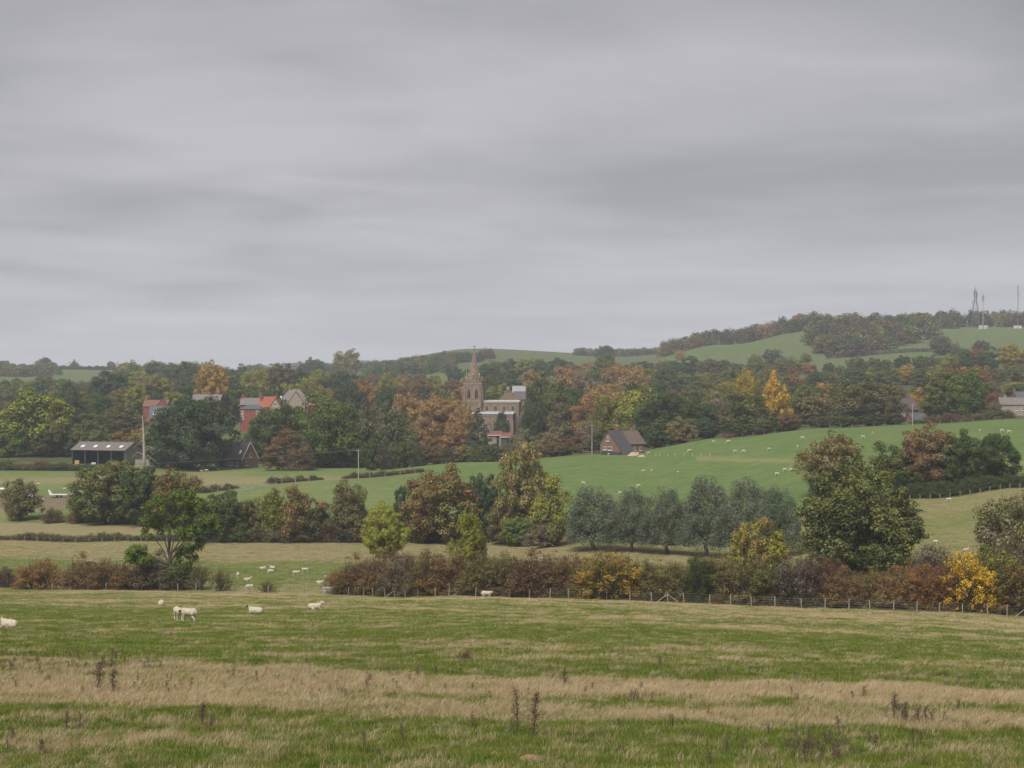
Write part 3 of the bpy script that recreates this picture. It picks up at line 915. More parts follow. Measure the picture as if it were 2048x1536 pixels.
LONG = [  # long hedge right of the gap
 (676, 46, 1148, 'brown', 'orange', 'low rusty shrub at the left tip of the long hedge'), (712, 66, 1118, 'rust', 'brown'), (758, 70, 1110, 'brown', 'rust'),
 (806, 70, 1114, 'brown', 'greybrown'), (856, 74, 1110, 'rust', 'olive'), (905, 70, 1114, 'brown', 'rust'), (956, 70, 1112, 'olive', 'brown'),
 (1006, 74, 1114, 'brown', 'olive'), (1062, 80, 1108, 'redbrown', 'brown', 'red-flecked shrub in the middle of the long hedge, below the tallest oak'), (1116, 70, 1112, 'brown', 'rust'),
 (1168, 66, 1126, 'rust', 'olive'), (1226, 100, 1112, 'gold', 'olive', 'broad shrub speckled yellow in the long hedge below the left willows'), (1284, 66, 1128, 'olive', 'brown'),
 (1336, 74, 1132, 'brown', 'olive'), (1398, 62, 1112, 'green', 'dkgreen', 'dark green shrub in the long hedge below the fourth willow'), (1446, 70, 1120, 'olive', 'brown'),
 (1496, 76, 1122, 'brown', 'olive'), (1546, 66, 1128, 'olive', 'green'), (1586, 72, 1110, 'purple', 'greybrown', 'purple-brown twiggy shrub under the left side of the huge oak'),
 (1634, 72, 1116, 'rust', 'purple'), (1684, 76, 1142, 'brown', 'rust'), (1738, 80, 1144, 'rust', 'olive'), (1790, 76, 1142, 'tan', 'rust'),
 (1838, 76, 1134, 'orange', 'rust', 'orange-brown shrub left of the dark red one in the long hedge'), (1880, 60, 1140, 'redbrown', 'rust', 'dark red shrub beside the bright yellow one in the long hedge'),
 (1940, 84, 1112, 'yellow', 'gold', 'bright yellow shrub near the right end of the long hedge'), (1992, 96, 1098, 'yelgreen', 'olive', 'tall yellow-green shrub behind the bright yellow one'), (2046, 90, 1138, 'olive', 'rust', 'olive-rust shrub at the right edge of the picture in the long hedge'),
]
LONG = [(q[0], q[1] * 1.15, q[2] - 12, *q[3:]) for q in LONG]
row(LONG, 'hedge_shrub', 'in the long hedge', 'shrubs of the long hedge', 'shrub', lambda x: float(fence_d(x)) + 4.0 + 1.5 * sin(x * .07), depth=1.25)
BACK = [(x + 26, 64, t + 8 + 6 * sin(x), c2 if c2 != 'gold' else 'rust', c1 if c1 not in ('yellow', 'gold', 'green') else 'brown') for (x, w, t, c1, c2, *_) in LONG[1:-3]]
row(BACK, 'hedge_shrub', 'in the back of the long hedge', 'shrubs of the long hedge', 'shrub', lambda x: float(fence_d(x)) + 8.5, depth=1.1)
LOWR = [(x, 52, 1166 + (x - 700) * 0.033 + 4 * sin(x * .3), 'brown' if i % 3 else 'olive', 'rust' if i % 2 else 'green') for i, x in enumerate(range(690, 2050, 44))]
row(LOWR, 'hedge_shrub', 'along the foot of the long hedge', 'low shrubs at the foot of the long hedge', 'shrub', lambda x: float(fence_d(x)) + 2.2, depth=1.0, noun='low shrub')
row([(8, 56, 1132, 'brown', 'purple', 'brown shrub cut by the left edge in the near left hedge'), (76, 86, 1118, 'orange', 'rust', 'orange-rust shrub standing alone in the near left hedge'),
     (166, 76, 1104, 'brown', 'rust'), (216, 90, 1116, 'rust', 'brown'), (272, 84, 1112, 'brown', 'rust'), (318, 92, 1098, 'purple', 'greybrown', 'purple-brown shrub under the green hedgerow oak'),
     (362, 62, 1130, 'dkgreen', 'brown', 'dark green shrub at the foot of the green hedgerow oak'), (398, 58, 1114, 'greybrown', 'olive', 'tall bare thorn right of the green hedgerow oak', 'twiggy'),
     (440, 62, 1126, 'brown', 'olive', 'spreading bare thorn at the right end of the near left hedge', 'twiggy'),
     (535, 54, 1154, 'olive', 'brown', 'single round olive bush in the gap between the hedges', 'twiggy')],
    'hedge_shrub', 'in the near left hedge', 'shrubs of the near left hedge', 'shrub', lambda x: float(fence_d(x)) + 3.0)
row([(106, 44, 1014, 'rust', 'brown', 'round rusty bush right of the scraggly hawthorn'), (158, 48, 1012, 'orange', 'brown', 'orange-brown bush under the broad grey-green tree'),
     (650, 46, 1034, 'rust', 'redbrown', 'rusty conical bush in the middle tree row'), (420, 60, 1040, 'dkgreen', 'green'), (480, 62, 1046, 'dkgreen', 'brown'), (525, 60, 1044, 'olive', 'brown'),
     (570, 62, 1040, 'greybrown', 'brown'), (615, 60, 1044, 'brown', 'dkgreen'), (690, 66, 1048, 'greybrown', 'dkgreen'), (735, 50, 1040, 'brown', 'olive'), (850, 74, 1030, 'brown', 'dkgreen'),
     (905, 70, 1034, 'dkgreen', 'brown'), (960, 60, 1040, 'blugreen', 'dkgreen'), (1075, 66, 1046, 'brown', 'greybrown')],
    'hedge_shrub', 'under the middle tree row', 'shrubs under the middle tree row', 'shrub', lambda x: 'y1046' if x < 200 else f'y{1084 + max(0, x - 1000) * .08}')
row([(x, 44, 886 + 12 * sin(x * .21) + (x - 760) * .04, c, d) for x, c, d in ((742, 'dkgreen', 'green'), (775, 'brown', 'dkgreen'), (806, 'dkgreen', 'olive'), (838, 'green', 'dkgreen'),
     (868, 'rust', 'brown'), (898, 'dkgreen', 'brown'), (926, 'olive', 'tan'), (955, 'olive', 'green'), (984, 'green', 'blugreen'), (1012, 'greybrown', 'olive'))],
    'field_edge_shrub', 'below the church', 'shrubs below the church', 'shrub', lambda x: float(np.interp(x, [740, 1020], [606, 600])), kinds=('round', 'shrub'))
row([(x, 50, t, c, d) for x, t, c, d in ((604, 905, 'dkgreen', 'purple'), (640, 900, 'dkgreen', 'green'), (680, 898, 'dkgreen', 'blugreen'), (718, 902, 'dkgreen', 'green'))],
    'field_edge_shrub', 'below the fresh green sycamore', 'dark shrubs below the sycamore', 'shrub', lambda x: 640.0, kinds=('round',))
row([(x, 46, t, c, d) for x, t, c, d in ((14, 916, 'green', 'brgreen'), (50, 922, 'brown', 'olive'), (86, 920, 'rust', 'brown'), (118, 924, 'dkgreen', 'green'), (148, 926, 'brown', 'dkgreen'), (176, 926, 'dkgreen', 'green'))],
    'meadow_hedge_shrub', 'in the low hedge before the barn', 'shrubs of the low hedge before the barn', 'shrub', lambda x: 612.0)
row([(x, 50, 858 + 5 * sin(x), c, d) for x, c, d in ((160, 'olive', 'green'), (200, 'green', 'olive'), (240, 'olive', 'orange'), (280, 'gold', 'olive'), (312, 'dkgreen', 'green'))],
    'barn_hedge_shrub', 'in the tall hedge behind the barn', 'shrubs of the tall hedge behind the barn', 'shrub', lambda x: 690.0, kinds=('round',))
row([(1080, 40, 880, 'olive', 'tan'), (1108, 44, 886, 'rust', 'brown'), (1130, 36, 892, 'green', 'dkgreen'), (1052, 44, 884, 'greybrown', 'olive'), (1172, 36, 880, 'rust', 'greybrown'), (1030, 40, 888, 'tan', 'olive')],
    'garden_shrub', 'in the scrub left of the cottage', 'scrub left of the cottage', 'shrub', lambda x: 606.0 if x < 1100 else 600.0, kinds=('open', 'round'))
row([(x, 52, 838 + (1500 - x) * .04, c, d) for x, c, d in ((1310, 'dkgreen', 'green'), (1345, 'green', 'dkgreen'), (1410, 'dkgreen', 'blugreen'), (1470, 'dkgreen', 'green'), (1520, 'dkgreen', 'olive'), (1560, 'green', 'dkgreen'),
     (1640, 'dkgreen', 'brown'), (1690, 'dkgreen', 'green'), (1740, 'green', 'dkgreen'), (1785, 'dkgreen', 'brown'))],
    'wood_edge_shrub', 'at the shaded foot of the wood, right', 'shrubs at the foot of the wood', 'shrub', lambda x: 612.0, kinds=('round',))
row([(1865, 44, 828, 'olive', 'rust'), (1900, 40, 824, 'rust', 'brown'), (1945, 44, 826, 'greybrown', 'brown'), (1975, 44, 820, 'brown', 'olive'), (2010, 40, 818, 'olive', 'green'), (1835, 30, 838, 'green', 'olive')],
    'wood_edge_shrub', 'at the right field edge', 'shrubs at the right field edge', 'shrub', lambda x: 618.0, kinds=('shrub',))
row([(1876, 96, 1088, 'purple', 'greybrown', 'purple-grey bramble mound between the huge oak and the bright yellow shrub'), (2030, 110, 1080, 'purple', 'brown', 'dark bramble mound under the thin olive ash at the right edge')],
    'bramble_mound', '', None, 'shrub', lambda x: 215.0)
bs = []
for x in list(range(404, 470, 13)) + list(range(548, 640, 13)) + list(range(698, 850, 13)):
    g_ = ground(x, float(hilltop_d(x)) + 5); py_ = CY - F * g_[2] / g_[1]
    bs.append((float(x), 23 + 6 * sin(x), float(py_ - 10 - 5 * sin(x * 1.7)), ('brown', 'purple', 'dkgreen', 'olive', 'greybrown')[(x * 7) % 5], ('olive', 'brown', 'purple')[x % 3]))
row(bs, 'boundary_shrub', 'in the hedge left of the telegraph pole', 'low shrubs along the pasture boundary', 'shrub', lambda x: float(hilltop_d(x)) + 5)

# ------------------------------------------------------------------ belts of woodland behind the village
def belt(Dx, tops, step, jit, seed, where, grp, skip=()):
    r = np.random.default_rng(seed)
    xs = np.arange(-25, 2080, step)
    tx = [t[0] for t in tops]; ty = [t[1] for t in tops]
    specs = []
    prev = None
    for x in xs:
        x = x + r.uniform(-jit, jit)
        if any(a < x < b for a, b in skip): continue
        left = x < 700; mid = 700 <= x < 1300
        if left: pool = [('green', 'dkgreen', 5), ('blugreen', 'green', 4), ('olive', 'green', 4), ('brown', 'olive', 2), ('yelgreen', 'olive', 2), ('dkgreen', 'blugreen', 3), ('greybrown', 'green', 2), ('purple', 'brown', 1), ('tan', 'olive', 1)]
        elif mid: pool = [('olive', 'green', 4), ('orange', 'tan', 2), ('green', 'dkgreen', 4), ('rust', 'brown', 3), ('yelgreen', 'olive', 3), ('dkgreen', 'blugreen', 3), ('greybrown', 'tan', 1), ('tan', 'orange', 2)]
        else: pool = [('green', 'olive', 4), ('dkgreen', 'green', 4), ('brown', 'olive', 3), ('rust', 'orange', 2), ('yelgreen', 'olive', 3), ('olive', 'brown', 4), ('gold', 'yelgreen', 1), ('blugreen', 'green', 3), ('orange', 'gold', 1)]
        w = np.array([p[2] for p in pool], float)
        for _ in range(4):
            p = pool[r.choice(len(pool), p=w / w.sum())]
            if p[0] != prev: break
        prev = p[0]
        kd = ('oak', 'round', 'round', 'oak', 'open', 'oak', 'oval')[r.integers(0, 7)]
        if p[0] in ('dkgreen', 'blugreen') and r.random() < .15: kd = 'conifer'
        specs.append((float(x), float(step * r.uniform(1.3, 1.9)), float(np.interp(x, tx, ty) + r.uniform(-9, 8)), p[0], p[1], None, kd))
    dd = {round(s[0], 3): float(np.interp(s[0], [0, 1350, 1520, 2048], Dx)) + r.uniform(-30, 30) for s in specs}
    row(specs, 'woodland_tree', where, grp, 'tree', lambda x: dd[round(x, 3)], noun='tree')
belt((870, 870, 870, 860), [(0, 792), (100, 786), (200, 782), (300, 776), (400, 776), (500, 768), (600, 762), (700, 768), (800, 774), (900, 772), (1000, 772), (1100, 772), (1200, 768), (1300, 768), (1400, 768), (1500, 764), (1600, 768), (1700, 768), (1800, 772), (1900, 768), (2048, 768)],
     38, 8, 21, 'in the wood just behind the village', 'trees of the wood just behind the village', skip=((1000, 1062),))
belt((1080, 1080, 1030, 1010), [(0, 776), (60, 766), (105, 758), (200, 757), (300, 748), (400, 746), (500, 736), (560, 731), (640, 748), (720, 752), (800, 754), (900, 754), (1000, 742), (1100, 740), (1170, 736), (1205, 716), (1240, 736), (1300, 736), (1400, 742), (1500, 742), (1600, 746), (1700, 746), (1800, 738), (1900, 726), (2048, 732)],
     36, 8, 22, 'in the middle belt of woodland', 'trees of the middle belt of woodland')
belt((1400, 1400, 1260, 1200), [(0, 756), (100, 757), (200, 752), (260, 736), (320, 730), (400, 728), (500, 732), (540, 736), (600, 744), (700, 750), (800, 748), (900, 742), (1000, 727), (1050, 720), (1100, 724), (1150, 724), (1300, 716), (1350, 714), (1400, 718), (1500, 715), (1600, 718), (1700, 724), (1800, 714), (1900, 700), (2000, 690), (2048, 694)],
     30, 7, 23, 'in the far wood under the hills', 'trees of the far belt of woodland', skip=((100, 215),))

# the wood and hedges carry on a little beyond both edges of the view
er = np.random.default_rng(88)
for side, x0, x1 in (('left', -280, -62), ('right', 2112, 2320)):
    kt = ks = 0
    for D_, tl, tr_ in ((660, 800, 790), (870, 790, 768), (1070, 774, 732), (1300, 757, 702)):
        for x in np.arange(x0, x1, 40):
            c_ = [('green', 'olive'), ('dkgreen', 'green'), ('olive', 'tan'), ('rust', 'brown'), ('yelgreen', 'olive')][er.integers(0, 5)]
            plant('woodland_tree', float(x + er.uniform(-9, 9)), float(er.uniform(50, 75)), float((tl if side == 'left' else tr_) + er.uniform(-9, 9)), float(D_ + er.uniform(-30, 30)), ('oak', 'round', 'round', 'oval')[er.integers(0, 4)], c_[0], c_[1],
                  f'{ordinal(kt)} woodland tree out of view beyond the {side} edge', 'tree', f'woodland beyond the {side} edge', sink=.05); kt += 1
    for x in np.arange(x0, x1, 48):
        plant('hedge_shrub', float(x), 74.0, float((1118 if side == 'left' else 1136) + er.uniform(-8, 8)), float(fence_d(x)) + 4.0, 'shrub', ('brown', 'rust', 'olive')[er.integers(0, 3)], 'olive',
              f'{ordinal(ks)} hedge shrub out of view beyond the {side} edge', 'shrub', f'hedge beyond the {side} edge', sink=.05); ks += 1

# ------------------------------------------------------------------ far woods that read as one mass
def wood(name, label, trees, leafs=420, size=.046):
    """trees: list of (X, Y, width, height, colour); one joined mass of leaf sprays"""
    V = []; Rn = []; Cc = []
    r = np.random.default_rng(len(trees) * 7 + 3)
    for (x, y, w, h, c) in trees:
        n = 26
        tz = r.random(n); q = .40 * np.sqrt(np.clip(1 - tz ** 2.5, .05, 1)) * np.sqrt(r.random(n)); aa = r.uniform(0, 2 * pi, n)
        C = np.column_stack([q * np.cos(aa), q * np.sin(aa), .08 + .80 * tz]); R = r.uniform(.10, .17, n)
        k = r.integers(0, n, leafs); dd = rdir(r, leafs)
        p = C[k] + dd * R[k][:, None]
        p[:, 2] = np.maximum(p[:, 2], 0.02)
        v, f, rn = leaves(p, dd + np.array([0, 0, .4]) + rdir(r, leafs) * .5, size * r.uniform(.7, 1.3, leafs), r)
        v = v * np.array([w, w, h]) + np.array([x, y, float(zt(x, y)) - .3])
        V.append(v); Rn.append(rn)
        col = np.array(PAL[c]) * r.uniform(.85, 1.15)
        Cc.append(np.repeat(col[None] * r.uniform(.85, 1.15, (leafs, 1)), 4, 0))
    V = np.concatenate(V)
    me = mesh_np(name, V, np.arange(len(V)).reshape(-1, 4))
    vattr_f(me, 'rnd', np.concatenate(Rn)); vattr_c(me, 'vcol', np.concatenate(Cc))
    tag(obj(name, me, M_WOODLEAF), label, 'wood', None, 'stuff')
def scatter(r, n, px0, px1, dfun, w, h, cols, keep=None):
    out_ = []
    for _ in range(n):
        px = r.uniform(px0, px1); d0, d1 = dfun(px); D = r.uniform(d0, d1)
        X = (px - CX) / F * D
        if keep is not None:
            py = CY - F * float(zt(X, D)) / D
            if not keep(px, py): continue
        s = r.uniform(.8, 1.25)
        out_.append((X, D, w * s, h * s * r.uniform(.9, 1.1), cols[r.integers(0, len(cols))]))
    return out_
r = np.random.default_rng(77)
HC = ['dkgreen', 'brown', 'blugreen', 'olive', 'purple', 'green', 'brown', 'purple', 'dkgreen', 'rust', 'green', 'olive', 'brown']
t1 = scatter(r, 210, 1618, 1868, lambda p: (1500 + max(0, p - 1750) * 1.5 + max(0, 1660 - p) * 3, 1800), 21, 15, HC)
t1 += [((1760 - CX) / F * 1640, 1640, 22, 16, 'yelgreen'), ((1790 - CX) / F * 1640, 1640, 20, 16, 'green'), ((1800 - CX) / F * 1585, 1585, 12, 13, 'rust')]
wood('hill_wood', 'mixed autumn wood covering the brow of the right hill', t1)
t2 = scatter(r, 130, 1316, 1632, lambda p: (float(np.interp(p, [1316, 1450, 1632], [1850, 1800, 1760])), float(np.interp(p, [1316, 1450, 1632], [1950, 1900, 1840]))), 16, 14, HC + ['rust', 'orange'])
wood('ridge_wood', 'strip of dark wood climbing the ridge left of the hill brow', t2)
t3 = scatter(r, 110, 1868, 2100, lambda p: (1815, 1890), 13, 15, ['dkgreen', 'brown', 'purple', 'olive', 'blugreen'])
t3 += [((2010 - CX) / F * 1830 + i * 7, 1830, 16, 16 - i, 'yelgreen' if i < 2 else 'olive') for i in range(-1, 3)]
wood('mast_wood', 'low wood on the skyline behind the radio masts', t3)
t4 = scatter(r, 260, 738, 905, lambda p: (1620, float(np.interp(p, [738, 790, 905], [1930, 2010, 1900]))), 15, 11, ['blugreen', 'green', 'brown', 'blugreen', 'olive', 'dkgreen', 'green'])
t4 += scatter(r, 14, 740, 905, lambda p: (1750, 1900), 15, 12, ['rust', 'redbrown', 'tan'])
t4 += scatter(r, 14, 958, 984, lambda p: (1960, 2010), 13, 10, ['purple', 'brown'])
t4 += scatter(r, 60, 905, 960, lambda p: (1850, 1980), 12, 8, ['blugreen', 'dkgreen'])
wood('round_hill_wood', 'hazy wood on the left flank of the grassy round hill', t4)
t5 = scatter(r, 200, 236, 420, lambda p: (1520, 1640), 15, 15, ['olive', 'green', 'yelgreen', 'olive', 'brown', 'green'])
wood('left_ridge_wood', 'olive wood along the ridge left of the golden-brown oval tree', t5)
t6 = scatter(r, 130, -30, 118, lambda p: (1850, 2080), 15, 10, ['blugreen', 'green', 'brown', 'olive'])
t6 += scatter(r, 120, 95, 250, lambda p: (2290, 2300), 9, 5, ['purple', 'brown'])
t6 += scatter(r, 140, 480, 760, lambda p: (1950, 2150), 13, 8, ['blugreen', 'green', 'olive'])
wood('left_horizon_wood', 'hazy trees and hedge along the far left horizon', t6)
t7 = scatter(r, 130, 1150, 1340, lambda p: (2150, 2300), 12, 8, ['blugreen', 'olive', 'brown', 'green'])
wood('right_horizon_wood', 'hazy trees along the horizon right of the grassy round hill', t7)
t8 = []
for px in np.arange(1655, 1866, 3.0):
    D = float(np.interp(px, [1655, 1700, 1790, 1866], [1495, 1500, 1500, 1500])); t8.append(((px - CX) / F * D, D, 5, 4.0, 'purple' if r.random() < .5 else 'brown'))
for px in np.arange(1862, 1920, 3.0):
    t8.append(((px - CX) / F * 1775, 1775, 5, 3.6, 'purple'))
wood('hill_hedges', 'dark hedge lines around the small fields of the right hill', t8, leafs=90, size=.08)
row([(1882, 40, 672, 'blugreen', 'brown'), (1962, 46, 680, 'brown', 'purple'), (2000, 36, 696, 'ltgreen', 'green'), (1905, 34, 684, 'olive', 'greybrown'), (1545, 40, 698, 'blugreen', 'greybrown'), (1510, 34, 708, 'tan', 'olive'), (1612, 34, 706, 'greybrown', 'tan'),
     (1930, 36, 700, 'green', 'blugreen'), (1360, 30, 700, 'yelgreen', 'gold')],
    'hillside_tree', 'on the slopes of the right hill', 'scattered trees on the right hill', 'tree', lambda x: 1450.0 if x > 1400 else 1650.0, kinds=('round', 'oak'), noun='tree')
# dark hedge along the top of the pale field, right
hd = np.random.default_rng(5)
row([(x, 44, float(np.interp(x, [1790, 2060], [968, 944]) + hd.uniform(-2, 2)), 'dkgreen', 'green') for x in range(1800, 2075, 22)],
    'dark_hedge_shrub', 'in the dark hedge, right', 'shrubs of the dark hedge', 'shrub', lambda x: 386.0 + (x - 1800) * .004, depth=1.0)
# ------------------------------------------------------------------ building kit
class MB:
    """collects simple solids, builds them as one mesh object"""
    def __init__(s): s.v = []; s.f = []
    def add(s, v, f):
        o = len(s.v); s.v += [tuple(map(float, p)) for p in v]; s.f += [[i + o for i in q] for q in f]; return s
    def box(s, x0, x1, y0, y1, z0, z1):
        return s.add([(x, y, z) for z in (z0, z1) for y in (y0, y1) for x in (x0, x1)],
                     [[0, 2, 3, 1], [4, 5, 7, 6], [0, 1, 5, 4], [2, 6, 7, 3], [0, 4, 6, 2], [1, 3, 7, 5]])
    def hull(s, bottom, top):
        n = len(bottom)
        return s.add(list(bottom) + list(top), [list(range(n))[::-1], list(range(n, 2 * n))] + [[i, (i+1) % n, n + (i+1) % n, n + i] for i in range(n)])
    def gable_wall(s, x0, x1, y0, y1, z0, ze, zr):
        """closed house body with gables at both x ends"""
        ym = (y0 + y1) / 2
        v = [(x, y, z) for x in (x0, x1) for (y, z) in ((y0, z0), (y1, z0), (y1, ze), (ym, zr), (y0, ze))]
        return s.add(v, [[0, 1, 2, 3, 4][::-1], [5, 6, 7, 8, 9], [0, 5, 9, 4], [1, 2, 7, 6], [4, 9, 8, 3], [2, 3, 8, 7], [0, 1, 6, 5]])
    def slab(s, a, b, c, d, t):
        """roof slope: quad a b c d (a,b along the eave) thickened by t along its normal"""
        a, b, c, d = (np.array(p, float) for p in (a, b, c, d))
        n = np.cross(b - a, d - a); n /= np.linalg.norm(n)
        if n[2] < 0: n = -n
        return s.hull([a, b, c, d], [p + n * t for p in (a, b, c, d)])
    def tube(s, pts, rad, sides=6):
        v, f = tube(pts, rad, sides); n = len(pts)
        s.add(v, [list(q) for q in f] + [list(range(sides))[::-1], [(n-1) * sides + k for k in range(sides)]]); return s
    def cyl(s, x, y, z0, z1, r0, r1=None, sides=8, rot=0.0):
        r1 = r0 if r1 is None else r1
        c = [(cos(2*pi*k/sides + rot), sin(2*pi*k/sides + rot)) for k in range(sides)]
        return s.hull([(x + r0*a, y + r0*b, z0) for a, b in c], [(x + r1*a, y + r1*b, z1) for a, b in c])
    def build(s, name, mat, parent=None, smooth=False):
        me = mesh_np(name, s.v, s.f, smooth)
        return obj(name, me, mat, parent)

M_IRON = simple('ironstone', (0.185, 0.122, 0.080), 0.9, 0.38, 1.3, bump=.3, col2=(.215, .165, .125))
M_LIME = simple('limestone_trim', (0.300, 0.245, 0.185), 0.9, 0.2, 1.5)
M_LEAD = simple('lead_roof', (0.36, 0.39, 0.38), 0.6, 0.12, 0.7)
M_BRICK = simple('red_brick', (0.200, 0.070, 0.050), 0.9, 0.25, 1.5, bump=.2)
M_ORBRICK = simple('orange_brick', (0.250, 0.118, 0.070), 0.9, 0.22, 1.5, bump=.2)
M_BRNBRICK = simple('brown_stone_wall', (0.195, 0.118, 0.080), 0.9, 0.25, 1.5, bump=.2)
M_TILE = simple('brown_tiles', (0.125, 0.092, 0.075), 0.85, 0.22, 1.8, bump=.3)
M_REDTILE = simple('orange_red_tiles', (0.270, 0.090, 0.055), 0.85, 0.2, 1.6, bump=.3)
M_OLDTILE = simple('weathered_red_tiles', (0.180, 0.088, 0.065), 0.85, 0.25, 1.2, bump=.3)
M_SLATE = simple('blue_slate', (0.085, 0.092, 0.110), 0.6, 0.2, 1.8, bump=.2)
M_DKSLATE = simple('dark_slate', (0.062, 0.056, 0.060), 0.7, 0.2, 1.8, bump=.2)
M_GREYTILE = simple('grey_brown_slate', (0.165, 0.145, 0.135), 0.8, 0.2, 1.2, bump=.3)
M_PURPLE = simple('purple_brown_tiles', (0.120, 0.085, 0.088), 0.8, 0.2, 1.2, bump=.3)
M_WHITE = simple('white_paint', (0.72, 0.71, 0.68), 0.6, 0.06, 3.0)
M_CREAM = simple('cream_render', (0.52, 0.45, 0.34), 0.8, 0.1, 1.5)
M_GLASS = simple('window_glass', (0.030, 0.034, 0.042), 0.12, 0.2, 2.0)
M_DARK = simple('dark_opening', (0.018, 0.017, 0.018), 0.9, 0.2, 2.0)
M_SHEETROOF = simple('fibre_cement_sheet', (0.150, 0.130, 0.118), 0.85, 0.18, .8, stretch=(6, 1, 1))
M_STEELGREEN = simple('green_steel', (0.050, 0.085, 0.085), 0.6, 0.15, 2.0)
M_BLOCK = simple('grey_blockwork', (0.230, 0.215, 0.195), 0.9, 0.15, 1.2)
M_SKYLT = simple('rooflight_sheet', (0.66, 0.68, 0.68), 0.4, 0.08, 2.0)
M_RUST = simple('rusted_red_sheet', (0.180, 0.068, 0.055), 0.8, 0.3, 1.0, stretch=(5, 1, 1))
M_TIMBER = simple('weathered_boards', (0.270, 0.235, 0.185), 0.85, 0.25, 1.5, stretch=(5, 5, 1))
M_GALV = simple('galvanised_steel', (0.42, 0.44, 0.45), 0.45, 0.15, 2.0, metal=.5)
M_POT = simple('clay_pot', (0.42, 0.25, 0.14), 0.8, 0.15, 3.0)

def place(px, D, rz=0.0, name='house', dz=0.0):
    p = ground(px, D)
    return empty(name, (p[0], p[1], p[2] + dz), radians(rz))

def window(par, x, z, w, h, face='-y', off=0.0, bars=(1, 1), frame=M_WHITE, arch=False, mat=M_GLASS, t=.10, sill=True):
    """framed, barred window standing proud of the wall; off is the wall plane"""
    def P(u, d, q):
        return {'-y': (x + u, off - d, z + q), '-x': (off - d, x - u, z + q), '+x': (off + d, x + u, z + q)}[face]
    def bx(mb, u0, u1, d0, d1, q0, q1):
        v = [P(u, d, q) for q in (q0, q1) for d in (d0, d1) for u in (u0, u1)]
        mb.add(v, [[0, 2, 3, 1], [4, 5, 7, 6], [0, 1, 5, 4], [2, 6, 7, 3], [0, 4, 6, 2], [1, 3, 7, 5]])
    root = MB()
    if arch:
        n = 9
        def out(ww, hh, d):
            pts = [P(-ww/2, d, 0), P(ww/2, d, 0), P(ww/2, d, hh * .55)]
            for k in range(1, n):
                a = k / n; pts.append(P(ww/2 - ww * a * .5 - 0.0, d, hh * (.55 + .45 * math.sin(a * pi / 2))))
            pts.append(P(0, d, hh))
            for k in range(n - 1, 0, -1):
                a = k / n; pts.append(P(-ww/2 + ww * a * .5, d, hh * (.55 + .45 * math.sin(a * pi / 2))))
            pts.append(P(-ww/2, d, hh * .55)); return pts
        root.hull(out(w * 1.22, h * 1.08, .02), out(w * 1.22, h * 1.08, t))
        fr = root.build('window', frame, par)
        g = MB(); g.hull(out(w, h, t * .5), out(w, h, t + .012)); g.build('pane', mat, fr)
        m = MB()
        for k in range(1, bars[0] + 1):
            u = -w/2 + w * k / (bars[0] + 1); bx(m, u - .05, u + .05, t * .5, t + .06, .02, h * (.95 if abs(u) < w * .2 else .74))
        m.build('mullions', frame, fr)
    else:
        bx(root, -w/2 - .09, w/2 + .09, .01, t, -.09, h + .09)
        fr = root.build('window', frame, par)
        g = MB(); bx(g, -w/2, w/2, t * .5, t + .012, 0, h); g.build('pane', mat, fr)
        if bars != (0, 0):
            m = MB()
            for k in range(1, bars[0] + 1):
                u = -w/2 + w * k / (bars[0] + 1); bx(m, u - .035, u + .035, t * .5, t + .04, .0, h)
            for k in range(1, bars[1] + 1):
                q = h * k / (bars[1] + 1); bx(m, -w/2, w/2, t * .5, t + .037, q - .03, q + .03)
            m.build('glazing_bars', frame, fr)
        if sill:
            sl = MB(); bx(sl, -w/2 - .2, w/2 + .2, .005, t + .12, -.24, -.092); sl.build('sill', frame, fr)
    return fr

def chimney(par, x, y, z0, z1, w=.8, d=.6, mat=M_BRICK, pots=1):
    m = MB(); m.box(x - w/2, x + w/2, y - d/2, y + d/2, z0, z1); m.box(x - w/2 - .08, x + w/2 + .08, y - d/2 - .08, y + d/2 + .08, z1 - .22, z1 + .002)
    c = m.build('chimney', mat, par)
    for k in range(pots):
        q = MB(); xx = x + (k - (pots - 1) / 2) * .38
        q.cyl(xx, y, z1 - .01, z1 + .55, .16, .12); q.build('chimney_pot', M_POT, c)
    return c

def roof_pair(par, x0, x1, y0, y1, ze, zr, mat, over=.3, t=.14, ridge=None, names=('roof', 'roof')):
    ym = (y0 + y1) / 2; s = (zr - ze) / (ym - y0)
    eo = .35
    a = MB(); a.slab((x0 - over, y0 - eo, ze - s * eo + .01), (x1 + over, y0 - eo, ze - s * eo + .01), (x1 + over, ym, zr + .01), (x0 - over, ym, zr + .01), t)
    r1 = a.build('roof', mat, par)
    a = MB(); a.slab((x0 - over, y1 + eo, ze - s * eo + .01), (x1 + over, y1 + eo, ze - s * eo + .01), (x1 + over, ym, zr + .01), (x0 - over, ym, zr + .01), t)
    a.build('roof', mat, par)
    rd = MB(); rd.box(x0 - over, x1 + over, ym - .14, ym + .14, zr + t * .6, zr + t + .16); rd.build('ridge_tiles', ridge or mat, r1)
    return r1

